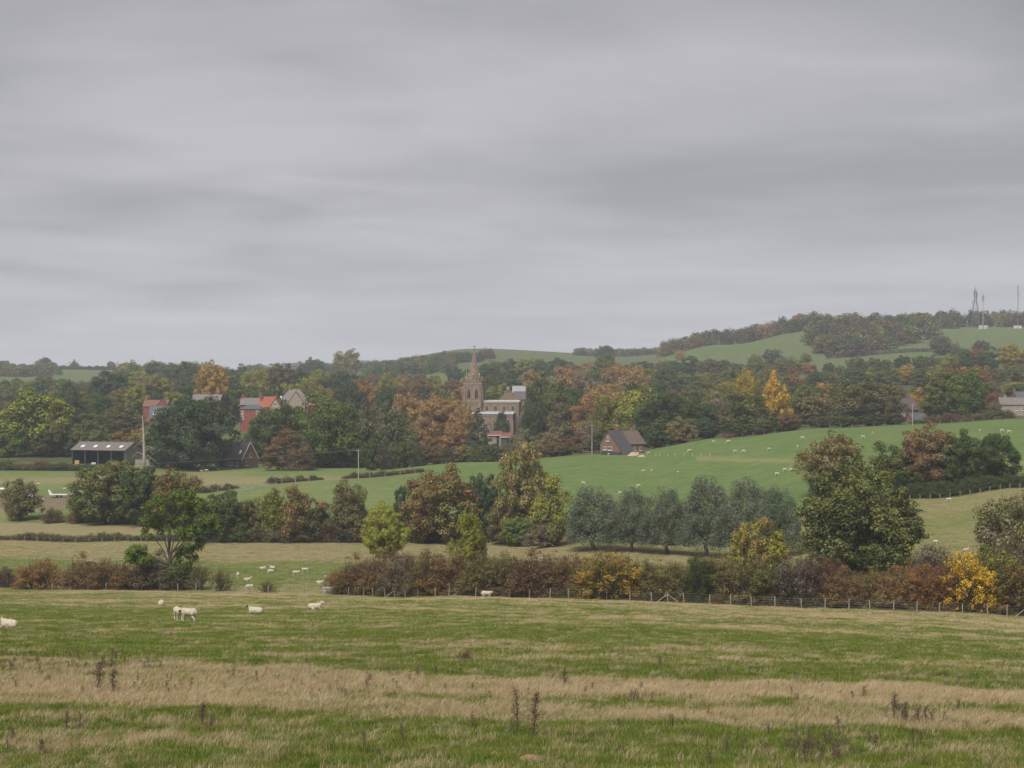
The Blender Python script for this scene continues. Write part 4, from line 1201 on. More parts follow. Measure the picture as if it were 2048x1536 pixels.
def hip_roof(par, x0, x1, y0, y1, ze, zr, mat, eo=.35, run=None):
    ym = (y0 + y1) / 2; run = (y1 - y0) / 2 * .9 if run is None else run
    x0 -= eo; x1 += eo; y0 -= eo; y1 += eo
    m = MB(); m.add([(x0, y0, ze), (x1, y0, ze), (x1, y1, ze), (x0, y1, ze), (x0 + run, ym, zr), (x1 - run, ym, zr),
                     (x0, y0, ze - .15), (x1, y0, ze - .15), (x1, y1, ze - .15), (x0, y1, ze - .15)],
                    [[0, 1, 5, 4], [1, 2, 5], [2, 3, 4, 5], [3, 0, 4], [6, 7, 1, 0], [7, 8, 2, 1], [8, 9, 3, 2], [9, 6, 0, 3], [9, 8, 7, 6]])
    return m.build('roof', mat, par)

# ------------------------------------------------------------------ the church
ch = place(985, 812, -9, 'church', -1.2)
tag(ch, 'ironstone village church with tall spire, battlemented tower and clerestory', 'church')
TX = -8.6                                             # tower centre along the church axis
m = MB(); m.box(TX - 4.3, TX + 4.3, -4.3, 4.3, 0, 26.0)
tw_ = m.build('tower', M_IRON, ch)
m = MB()
for z in (9.5, 17.0, 25.2): m.box(TX - 4.42, TX + 4.42, -4.42, 4.42, z, z + .35)
m.build('string_courses', M_LIME, tw_)
m = MB()
for sx in (-1, 1):
    for sy in (-1, 1):
        for (h, q) in ((10, 1.1), (17, .8), (24, .5)):
            m.box(TX + sx * 4.3 - (q if sx < 0 else .0), TX + sx * 4.3 + (q if sx > 0 else 0.0), sy * 3.7 - .5, sy * 3.7 + .5, 0, h)
            m.box(TX + sx * 3.7 - .48, TX + sx * 3.7 + .48, sy * 4.3 - (q if sy < 0 else 0), sy * 4.3 + (q if sy > 0 else 0), 0, h - .03)
m.build('buttresses', M_IRON, tw_)
m = MB()
for k in range(7):
    a = -4.45 + k * 1.37
    for (x, y) in ((TX + a, -4.25), (TX + a, 4.25)): m.box(x - 0.0, x + .75, y - .2, y + .2, 26.0, 27.2)
    for (x, y) in ((TX - 4.25, a), (TX + 4.25, a)): m.box(x - .19, x + .19, y, y + .72, 25.98, 27.17)
for sx in (-1, 1): m.box(TX + sx * 4.25 - .18, TX + sx * 4.25 + .18, -4.25, 4.25, 25.97, 26.5)
m.box(TX - 4.4, TX + 4.4, -4.44, -4.07, 25.96, 26.48); m.box(TX - 4.4, TX + 4.4, 4.07, 4.44, 25.96, 26.48)
m.build('battlements', M_IRON, tw_)
for (x, nm) in ((TX - 1.75, 0), (TX + 1.75, 1)): window(tw_, x, 18.6, 1.5, 4.6, '-y', -4.3, (1, 0), M_LIME, True, M_DARK, .16)
window(tw_, 0, 18.6, 1.5, 4.6, '-x', TX - 4.3, (1, 0), M_LIME, True, M_DARK, .16)
window(tw_, TX, 10.6, .7, 2.2, '-y', -4.3, (0, 0), M_LIME, True, M_DARK, .12)
m = MB(); m.cyl(TX, 0, 25.6, 41.0, 3.0, .16, 8, pi / 8); sp = m.build('spire', M_IRON, tw_)
m = MB()
for k in range(8):
    a = pi / 8 + k * pi / 4
    m.tube([(TX + 3.02 * cos(a), 3.02 * sin(a), 25.6), (TX + .18 * cos(a), .18 * sin(a), 40.9)], [.10, .05], 4)
m.build('spire_ribs', M_LIME, sp)
for (zc, r_) in ((28.0, 2.42), (33.2, 1.48), (36.6, .9)):
    for a in (-pi / 2, 0, pi, pi / 2) if zc < 35 else (-pi / 2, pi / 2):
        q = MB(); w_ = .46 if zc < 30 else .30; h_ = 2.2 if zc < 30 else 1.4
        dx, dy = cos(a), sin(a); tx_, ty_ = -dy, dx
        def pt(u, d, z): return (TX + tx_ * u + dx * d, ty_ * u + dy * d, z)
        q.hull([pt(-w_, r_ - .7, zc), pt(w_, r_ - .7, zc), pt(w_, r_ + .22, zc), pt(-w_, r_ + .22, zc)], [pt(-w_, r_ - .9, zc + h_ * .6), pt(w_, r_ - .9, zc + h_ * .6), pt(w_, r_ + .22, zc + h_ * .6), pt(-w_, r_ + .22, zc + h_ * .6)])
        q.hull([pt(-w_ - .1, r_ - .9, zc + h_ * .6), pt(w_ + .1, r_ - .9, zc + h_ * .6), pt(w_ + .1, r_ + .3, zc + h_ * .6), pt(-w_ - .1, r_ + .3, zc + h_ * .6)], [pt(-.02, r_ - .9, zc + h_), pt(.02, r_ - .9, zc + h_), pt(.02, r_ + .3, zc + h_), pt(-.02, r_ + .3, zc + h_)])
        lu = q.build('lucarne', M_LIME, sp)
        q = MB(); q.hull([pt(-w_ * .5, r_ + .1, zc + .2), pt(w_ * .5, r_ + .1, zc + .2), pt(w_ * .5, r_ + .235, zc + .2), pt(-w_ * .5, r_ + .235, zc + .2)], [pt(-w_ * .3, r_ + .1, zc + h_ * .62), pt(w_ * .3, r_ + .1, zc + h_ * .62), pt(w_ * .3, r_ + .235, zc + h_ * .62), pt(-w_ * .3, r_ + .235, zc + h_ * .62)])
        q.build('opening', M_DARK, lu)
m = MB(); m.cyl(TX, 0, 40.9, 43.4, .07, .04, 5); m.cyl(TX, 0, 41.2, 41.6, .26, .26, 8); m.box(TX - .55, TX + .55, -.03, .03, 42.4, 42.75); m.build('weathervane', M_DKSLATE, sp)
m = MB(); m.cyl(TX - 3.2, -2.6, 25.9, 31.0, .09, .05, 6); m.build('flagpole', M_WHITE, tw_)
# nave with clerestory, aisle, porch, chancel
m = MB(); m.box(TX + 4.31, 13.0, -3.9, 3.9, 0, 16.4); nv = m.build('nave', M_IRON, ch)
m = MB(); m.box(TX + 4.32, 13.15, -4.05, 4.05, 16.41, 16.95); m.build('parapet', M_LIME, nv)
m = MB(); m.hull([(TX + 4.4, -4.1, 16.96), (13.2, -4.1, 16.96), (13.2, 4.1, 16.96), (TX + 4.4, 4.1, 16.96)], [(TX + 4.4, -.1, 17.7), (13.2, -.1, 17.7), (13.2, .1, 17.7), (TX + 4.4, .1, 17.7)]); m.build('roof', M_LEAD, nv)
for x in (-1.9, 2.1, 6.1, 10.2): window(nv, x, 13.1, 1.2, 2.0, '-y', -3.9, (1, 0), M_LIME, True, M_GLASS, .14)
m = MB(); m.box(-8.2, 11.0, -9.4, -3.91, 0, 11.2); ai = m.build('aisle', M_IRON, ch)
m = MB(); m.hull([(-8.5, -9.75, 11.21), (11.3, -9.75, 11.21), (11.3, -3.88, 11.21), (-8.5, -3.88, 11.21)], [(-8.5, -9.74, 11.5), (11.3, -9.74, 11.5), (11.3, -3.88, 12.4), (-8.5, -3.88, 12.4)]); m.build('roof', M_LEAD, ai)
m = MB(); m.box(-8.35, 11.15, -9.56, -9.401, 10.3, 10.6); m.build('cornice', M_LIME, ai)
for x in (-5.2, 4.2, 8.9): window(ai, x, 3.6, 2.2, 5.4, '-y', -9.4, (3, 0), M_LIME, True, M_GLASS, .16)
m = MB()
for x in (-8.2, -2.9, 2.0, 6.5, 11.0): m.box(x - .4, x + .4, -10.3, -9.401, 0, 8.6)
m.build('buttresses', M_IRON, ai)
m = MB(); m.gable_wall(-13.1, -9.45, -2.2, 2.2, 0, 4.0, 7.2); po = m.build('porch', M_IRON, ch)
po.rotation_euler = (0, 0, pi / 2); po.location = (0.1, 0, 0)
m = MB(); m.slab((-13.3, -2.5, 3.6), (-9.41, -2.5, 3.6), (-9.41, 0, 7.25), (-13.3, 0, 7.25), .12); m.slab((-13.3, 2.5, 3.6), (-9.41, 2.5, 3.6), (-9.41, 0, 7.25), (-13.3, 0, 7.25), .12); m.build('roof', M_GREYTILE, po)
m = MB(); m.gable_wall(13.01, 23.0, -3.3, 3.3, 0, 9.5, 14.0); cc = m.build('chancel', M_IRON, ch)
roof_pair(cc, 13.4, 23.0, -3.3, 3.3, 9.5, 14.0, M_PURPLE, .2)
window(cc, 17, 3.6, 1.6, 4.4, '-y', -3.3, (1, 0), M_LIME, True, M_GLASS, .14)

# gabled stone building behind the church, its roof running right
h = place(1016, 858, 0, 'gabled_stone_hall', 0); gz = h.location.z
zz_ = lambda y, D: (CY - y) * D / F - gz
tag(h, 'stone hall behind the church with a stepped gable and purple-brown roof', 'building')
m = MB(); m.gable_wall(-4.3, 4.3, -4.6, 4.6, 0, zz_(799, 858), zz_(778, 858)); m.build('wall', M_IRON, h).rotation_euler = (0, 0, pi / 2)
m = MB(); m.box(-.75, .75, -4.7, -3.7, zz_(780, 858), zz_(773, 858)); m.build('chimney', M_LIME, h)
m = MB(); m.box(3.4, 15.0, -3.2, 3.2, 0, zz_(799, 858)); m.build('wall', M_IRON, h)
rf = roof_pair(h, 3.0, 15.0, -3.2, 3.2, zz_(798, 858), zz_(784, 858), M_PURPLE, .1)
h = place(1038, 935, 0, 'pale_roofed_house'); gz = h.location.z
tag(h, 'house with a pale grey roof above the purple-brown roof of the stone hall', 'house')
ze, zr = (CY - 785) * 935 / F - gz, (CY - 772.5) * 935 / F - gz
m = MB(); m.gable_wall(-3.5, 3.5, -3.2, 3.2, 0, ze, zr); m.build('wall', M_IRON, h)
roof_pair(h, -3.5, 3.5, -3.2, 3.2, ze, zr, simple('pale_roof', (.26, .26, .28), .6, .1, 1.5), .15)
chimney(h, 3.2, 0, zr - .5, zr + 1.0, .7, .7, M_IRON)
# ------------------------------------------------------------------ cottages, houses, barn and sheds
def house(name, label, px, D, rz, Lm, Wm, y_ridge, y_eave, wall, roof, cat='house', hip=False, over=.25, xoff=0.0, foot=0.0):
    h = place(px, D, rz, name); gz = h.location.z
    ze = (CY - y_eave) * D / F - gz; zr = (CY - y_ridge) * D / F - gz
    tag(h, label, cat)
    m = MB()
    if hip: m.box(-Lm/2, Lm/2, -Wm/2, Wm/2, -foot, ze - .14); w = m.build('wall', wall, h); r_ = hip_roof(h, -Lm/2, Lm/2, -Wm/2, Wm/2, ze, zr, roof)
    else: m.gable_wall(-Lm/2, Lm/2, -Wm/2, Wm/2, -foot, ze, zr); w = m.build('wall', wall, h); r_ = roof_pair(h, -Lm/2, Lm/2, -Wm/2, Wm/2, ze, zr, roof, over)
    return h, w, r_, ze, zr

# cottage on the field edge
D = 566
h, w, r_, ze, zr = house('cottage', 'brown brick cottage with two chimneys at the edge of the hill pasture', 1245, D, 35, 11.6, 8.4, 861.5, 886.5, M_BRNBRICK, M_TILE, foot=1.0)
s = (zr - ze) / 4.2
m = MB(); m.slab((-6.05, -8.3, ze - s * 4.1 + .22), (-.6, -8.3, ze - s * 4.1 + .22), (-.6, 0, zr + .2), (-6.05, 0, zr + .2), .12); sl = m.build('slate_roof', M_DKSLATE, h)
sl['label'] = 'dark slate catslide slope of the left half'
m = MB(); m.add([(-5.8, -4.21, -1), (-.85, -4.21, -1), (-.85, -7.9, -1), (-5.8, -7.9, -1), (-5.8, -4.21, ze - .05), (-.85, -4.21, ze - .05), (-.85, -7.9, ze - s * 3.75 + .1), (-5.8, -7.9, ze - s * 3.75 + .1)],
              [[0, 1, 2, 3], [4, 7, 6, 5], [0, 4, 5, 1], [1, 5, 6, 2], [2, 6, 7, 3], [3, 7, 4, 0]]); m.build('lean_to', M_BRNBRICK, h)
chimney(h, -2.2, 0.1, zr - .6, zr + 1.5, .9, .7, M_ORBRICK, 2); chimney(h, 4.9, 0.1, zr - .6, zr + 1.2, .9, .7, M_ORBRICK, 1)
window(h, .3, ze + .9, 1.2, 1.35, '-x', -5.8, (1, 1)); window(h, 1.8, 1.5, 1.3, .9, '-x', -5.8, (2, 0)); window(h, -.9, 1.5, 1.9, .9, '-x', -5.8, (2, 0))
window(h, 1.6, 1.25, .7, 1.1, '-y', -4.2, (1, 0)); window(h, 4.1, 1.25, .7, 1.1, '-y', -4.2, (1, 0))
m = MB(); m.box(2.3, 3.2, -4.33, -4.203, -.6, .75); dr = m.build('door', M_WHITE, h); m = MB(); m.box(3.02, 3.1, -4.4, -4.332, .1, .2); m.build('handle', M_DKSLATE, dr)
m = MB(); m.box(-6.4, -5.85, -6.9, 3.0, -1.2, .95); m.build('garden_wall', M_DKSLATE, h)
m = MB(); m.box(-.6, 1.9, -8.0, -7.8, -1.0, .35); m.build('low_wall', M_CREAM, h)
m = MB(); m.cyl(-2.2, .1, zr + 1.4, zr + 3.2, .03, .03, 4); m.box(-2.95, -1.45, .08, .12, zr + 2.9, zr + 2.96); m.build('aerial', M_WIRE, h)
h2, w, r2, a_, b_ = house('garden_outbuilding', 'low grey-roofed outbuilding behind the left end of the cottage', 1204, 588, 0, 6.2, 4.0, 879.5, 884, M_BRNBRICK, M_GREYTILE, 'outbuilding')

# brick house right of the big dark tree
D = 640
h, w, r_, ze, zr = house('brick_house', 'red-brown brick house with dark roof and white bargeboards by the meadow', 473, D, -35, 13.5, 8.2, 884, 916.5, M_BRNBRICK, M_DKSLATE)
for x, ww in ((1.0, 1.7), (4.2, 1.5)): window(h, x, .7, ww, 1.2, '-y', -4.1, (3 if ww > 1.6 else 2, 0))
window(h, .2, ze + .7, 1.0, 1.1, '+x', 6.75, (1, 0)); window(h, -1.6, .8, 1.0, 1.2, '+x', 6.75, (1, 0))
m = MB()
for sgn in (-1, 1):
    m.slab((6.98, sgn * 4.5, ze - .48), (7.1, sgn * 4.5, ze - .48), (7.1, 0, zr - .15), (6.98, 0, zr - .15), .3)
m.build('bargeboards', M_WHITE, h)
s = (zr - ze) / 4.1
m = MB(); m.slab((4.0, -2.9, ze + s * 1.2 + .17), (4.8, -2.9, ze + s * 1.2 + .17), (4.8, -2.1, ze + s * 2.0 + .17), (4.0, -2.1, ze + s * 2.0 + .17), .06); m.build('rooflight', M_SKYLT, h)
m = MB(); m.box(-4.6, -2.2, -4.2, -4.103, 0, 2.2); m.build('garage_opening', M_DARK, h)
# open barn
D = 650
b = place(214, D, -20, 'open_barn'); gz = b.location.z
tag(b, 'open-fronted farm barn with grey sheet roof and four rooflights', 'barn')
ze, zr = (CY - 899) * D / F - gz, (CY - 884.5) * D / F - gz
LB, WB = 22.6, 12.0
for i in range(5):
    x = -LB/2 + .2 + i * (LB - .4) / 4; q = MB(); q.box(x - .16, x + .16, -WB/2, -WB/2 + .32, 0, ze - .1); q.build('column', M_STEELGREEN, b)
m = MB(); m.box(-LB/2, LB/2, WB/2 - .2, WB/2, 0, ze); m.build('back_wall', M_STEELGREEN, b)
for sx in (-1, 1):
    x = sx * (LB/2 + .12); m = MB(); m.add([(x - .1, -WB/2 + .4, 0), (x + .1, -WB/2 + .4, 0), (x + .1, WB/2, 0), (x - .1, WB/2, 0), (x - .1, -WB/2 + .4, ze), (x + .1, -WB/2 + .4, ze), (x + .1, 0, zr - .1), (x - .1, 0, zr - .1), (x - .1, WB/2, ze), (x + .1, WB/2, ze)],
        [[0, 1, 2, 3], [0, 4, 5, 1], [1, 5, 6, 9, 2], [0, 3, 8, 7, 4], [4, 7, 6, 5], [7, 8, 9, 6], [3, 2, 9, 8]]); m.build('end_wall', M_BLOCK if sx > 0 else M_STEELGREEN, b)
r_ = roof_pair(b, -LB/2, LB/2, -WB/2, WB/2, ze, zr, M_SHEETROOF, .5, .1)
s = (zr - ze) / (WB/2)
for k in range(4):
    x = -8.2 + k * 5.5; q = MB(); q.slab((x - .65, -4.1, ze + s * 1.9 + .13), (x + .65, -4.1, ze + s * 1.9 + .13), (x + .65, -2.6, ze + s * 3.4 + .13), (x - .65, -2.6, ze + s * 3.4 + .13), .05); q.build('rooflight', M_SKYLT, b)
def bale(px, D, label, c, lx=1.3, n=1):
    p = ground(px, D); e = empty('straw_stack', p, .2); tag(e, label, 'straw stack')
    for k in range(n):
        q = MB(); q.box(-lx/2, lx/2, -.6, .6, k * .82, k * .82 + .78); q.build('bale', c, e)
M_STRAW = simple('straw', (.46, .33, .16), .95, .25, 3.0)
bale(154, 645, 'orange-tan straw bale stack at the left corner of the barn', M_STRAW, 1.6, 2)
bale(187, 646, 'white wrapped bale under the barn roof', M_WHITE, 1.6, 1)
# block lean-to and brick yard wall
m = MB(); m.box(-5.5, 5.5, -.3, .3, 0, 2.6); e = m.build('block_wall', M_BLOCK); e.location = ground(300, 640); e.location.z -= .1; e.rotation_euler = (0, 0, -.12)
tag(e, 'long grey block wall right of the barn behind the dead tree', 'wall')
m = MB(); m.box(-6.5, 6.5, -.2, .2, 0, 2.9); m.box(-6.6, 6.6, -.28, .28, 2.9, 3.05); e = m.build('brick_wall', M_ORBRICK); e.location = ground(348, 645)
tag(e, 'orange brick yard wall seen between the trunks of the big dark tree', 'wall')

# village houses
h, w, r_, ze, zr = house('red_brick_house', 'tall red brick house with hipped slate roof and white sash windows', 505, 792, -6, 9.6, 7.4, 809, 817.5, M_BRICK, M_SLATE, hip=True)
for z in (ze - 2.3, ze - 4.7):
    for x in (-3.6, 3.2): window(h, x, z, .95, 1.5, '-y', -3.7, (1, 2))
h, w, r_, ze, zr = house('tile_roofed_house', 'house with weathered brown roof behind the tall red brick house', 503, 822, 0, 9.6, 7.0, 796.5, 809, M_BRICK, M_GREYTILE)
chimney(h, -4.2, 0, zr - .5, zr + 1.3, 1.0, .8, M_BRICK, 2); chimney(h, 4.1, 0, zr - .5, zr + 2.0, 1.3, .9, M_BRICK, 2)
h, w, r_, ze, zr = house('orange_tile_house', 'house with bright orange-red tile roof beside the tall red brick house', 537, 806, -12, 7.6, 7.4, 794, 813, M_BRICK, M_REDTILE)
chimney(h, -3.0, -1.2, zr - 1.8, zr + .3, 1.1, .9, M_BRICK, 2)
h, w, r_, ze, zr = house('gabled_house', 'stone gabled house with one white window right of the orange-red roof', 556, 800, 78, 7.0, 5.2, 797, 814, M_LIME, M_OLDTILE)
window(h, 0, ze + .5, 1.1, 1.5, '-x', -3.5, (1, 1))
h, w, r_, ze, zr = house('old_school', 'large stone building with steep grey-brown roof above the orange-red one', 589, 828, 3, 15.5, 12.5, 779, 806, M_LIME, M_GREYTILE, 'building', hip=True)
m = MB(); m.gable_wall(-4.0, 4.0, -4.2, 4.2, ze - 4, ze - .5, zr - 1.0); q = m.build('cross_gable', M_LIME, h); q.rotation_euler = (0, 0, pi / 2); q.location = (1.2, -4.4, 0)
q2 = MB(); q2.slab((-4.2, -4.5, ze - .9), (4.0, -4.5, ze - .9), (4.0, 0, zr - .95), (-4.2, 0, zr - .95), .12); q2.slab((-4.2, 4.5, ze - .9), (4.0, 4.5, ze - .9), (4.0, 0, zr - .95), (-4.2, 0, zr - .95), .12); q2.build('gable_roof', M_GREYTILE, q)
m = MB(); m.box(-6.3, -5.6, -5.6, -4.9, ze - .5, ze + 3.4); m.build('dormer', M_WHITE, h)
m = MB(); m.gable_wall(-2, 2, -2, 2, 0, 1, 1.5); 
h, w, r_, ze, zr = house('small_brick_house', 'low brick house with a chimney below the steep grey-brown roof', 628, 812, 0, 5.0, 5, 806, 811, M_BRICK, M_OLDTILE)
chimney(h, -1.2, 0, zr - .4, zr + 1.0, 1.0, .8, M_BRICK, 1)
h, w, r_, ze, zr = house('slate_dormer_house', 'slate-roofed house with two white gabled dormers, left village', 322, 800, 4, 9.6, 7.0, 812.5, 836, M_BRICK, M_SLATE)
s = (zr - ze) / 3.5
for x in (-2.4, 2.6):
    q = MB(); q.gable_wall(-1.8, 1.2, -.75, .75, -.2, 1.0, 1.9); dm = q.build('dormer', M_WHITE, h); dm.rotation_euler = (0, 0, pi / 2); dm.location = (x, -2.1, ze + s * 1.1)
    q = MB(); q.slab((-1.95, -.95, .85), (1.2, -.95, .85), (1.2, 0, 1.95), (-1.95, 0, 1.95), .08); q.slab((-1.95, .95, .85), (1.2, .95, .85), (1.2, 0, 1.95), (-1.95, 0, 1.95), .08); q.build('dormer_roof', M_SLATE, dm)
    q = MB(); q.box(-1.83, -1.803, -.45, .45, .05, 1.0); q.build('pane', M_GLASS, dm)
h, w, r_, ze, zr = house('red_roofed_house', 'house with dull red tile roof and end chimney behind the slate dormer house', 314, 832, -4, 11.5, 7, 800.5, 812, M_BRICK, M_OLDTILE)
chimney(h, -5.0, 0, zr - .5, zr + 1.6, 1.1, .9, M_ORBRICK, 2)
m = MB(); m.gable_wall(-3, 3, -2.6, 2.6, ze - 2, ze, zr + .5); q = m.build('cross_wing', M_BRICK, h); q.rotation_euler = (0, 0, pi / 2); q.location = (3.6, -1.5, 0)
q2 = MB(); q2.slab((-3.2, -2.9, ze - .3), (3, -2.9, ze - .3), (3, 0, zr + .55), (-3.2, 0, zr + .55), .12); q2.slab((-3.2, 2.9, ze - .3), (3, 2.9, ze - .3), (3, 0, zr + .55), (-3.2, 0, zr + .55), .12); q2.build('cross_roof', M_OLDTILE, q)
h, w, r_, ze, zr = house('grey_roofed_house', 'house with pale grey-brown roof below the golden-brown oval tree', 416, 835, -8, 14.0, 8, 789.5, 801, M_BRICK, M_GREYTILE)
chimney(h, 5.5, 0, zr - .5, zr + 1.0, 1.0, .8, M_BRICK, 1)
h, w, r_, ze, zr = house('blue_roofed_house', 'low slate-blue roof among the orange trees left of the church', 856, 815, 0, 9, 6, 802, 808, M_IRON, M_SLATE)
h, w, r_, ze, zr = house('church_lane_cottage', 'small cottage with a pale gable among trees right of the church', 1128, 812, 40, 7, 6, 797, 806, M_LIME, M_PURPLE)
h, w, r_, ze, zr = house('far_farmhouse', 'tiny blue-grey farmhouse alone on the left skyline', 584, 1760, -10, 17, 9, 727, 733, M_IRON, M_SLATE)
chimney(h, 8, 0, zr - .5, zr + 2.0, 1.4, 1.2, M_BRICK, 1)
# houses at the right wood edge
h, w, r_, ze, zr = house('grey_roofed_cottage', 'cottage with dark grey roof and stone gable among the trees right of the middle', 1811, 692, 35, 8.0, 7.0, 796.5, 818, M_LIME, M_PURPLE)
chimney(h, -3.6, 0, zr - .5, zr + .9, .8, .7, M_LIME, 1); chimney(h, 3.6, 0, zr - .5, zr + .6, .8, .7, M_LIME, 1)
h, w, r_, ze, zr = house('brick_gable_house', 'low brick house with slate roof and white-trimmed gable behind the right telegraph pole', 1832, 640, 30, 7.5, 5.2, 826.5, 840, M_BRICK, M_SLATE, foot=1)
window(h, 0, ze - 1.2, 1.1, 1.1, '-x', -3.75, (1, 0))
h, w, r_, ze, zr = house('long_stone_house', 'long stone house with a grey roof cut by the right edge', 2034, 668, 0, 14.0, 6.5, 795.5, 808.5, M_LIME, M_GREYTILE, foot=1)
chimney(h, -4.6, 0, zr - .5, zr + .9, .9, .7, M_LIME, 1)
for x in (-1.2, 1.2): window(h, x, ze - 2.2, .9, 1.2, '-y', -3.25, (1, 1))
h, w, r_, ze, zr = house('slate_roofed_house', 'brick-gabled house with blue slate roof behind the long stone house', 2046, 700, 8, 8.0, 6.5, 783.5, 794, M_ORBRICK, M_SLATE, foot=1)
chimney(h, -3.8, 0, zr - .5, zr + 1.1, .9, .7, M_ORBRICK, 1)
# sheds below the church
def shed(px, D, y_top, wpx, label, rz, wall):
    h = place(px, D, rz, 'tin_roofed_shed'); gz = h.location.z; tag(h, label, 'shed', 'rusty sheds below the church')
    zt_ = (CY - y_top) * D / F - gz; W = wpx * D / F
    m = MB(); m.hull([(-W/2, -2, -.5), (W/2, -2, -.5), (W/2, 2, -.5), (-W/2, 2, -.5)], [(-W/2, -2, zt_ - 1.5), (W/2, -2, zt_ - 1.5), (W/2, 2, zt_ - .1), (-W/2, 2, zt_ - .1)]); m.build('wall', wall, h)
    m = MB(); m.slab((-W/2 - .25, -2.5, zt_ - 1.62), (W/2 + .25, -2.5, zt_ - 1.62), (W/2 + .25, 2.1, zt_ + .02), (-W/2 - .25, 2.1, zt_ + .02), .07); m.build('roof', M_RUST, h)
    m = MB(); m.box(-W/2 - .3, W/2 + .3, -2.58, -2.502, zt_ - 1.72, zt_ - 1.5); m.build('eaves_board', M_WHITE, h)
    m = MB(); m.box(W*.1, W*.1 + .9, -2.08, -2.003, -.4, zt_ - 1.75); m.build('door', M_DARK, h)
shed(990, 725, 862.5, 27, 'left of two red tin-roofed sheds below the church', 4, M_TIMBER)
shed(1014, 718, 866, 20, 'right of two red tin-roofed sheds, its roof sagging', -14, M_DKSLATE)
# ------------------------------------------------------------------ sheep: one continuous body per pose, built from blended volumes
def ell(c, rr, rot=0.0, n=(12, 8)):
    u = np.linspace(0, 2 * pi, n[0], endpoint=False); v = np.linspace(0, pi, n[1] + 1)[1:-1]
    P = [(0, 0, 1)] + [(sin(b) * cos(a), sin(b) * sin(a), cos(b)) for b in v for a in u] + [(0, 0, -1)]
    P = np.array(P) * np.array(rr)
    ca, sa = cos(rot), sin(rot)                                # pitch: +x end tips down for positive rot
    P = np.column_stack([P[:, 0] * ca + P[:, 2] * sa, P[:, 1], -P[:, 0] * sa + P[:, 2] * ca]) + np.array(c)
    Fc = []; k = n[0]; rows = n[1] - 1
    for i in range(k): Fc.append([0, 1 + i, 1 + (i + 1) % k])
    for rr_ in range(rows - 1):
        for i in range(k):
            a = 1 + rr_ * k + i; b = 1 + rr_ * k + (i + 1) % k; Fc.append([a, a + k, b + k, b])
    last = len(P) - 1; o = 1 + (rows - 1) * k
    for i in range(k): Fc.append([o + i, last, o + (i + 1) % k])
    return P, Fc

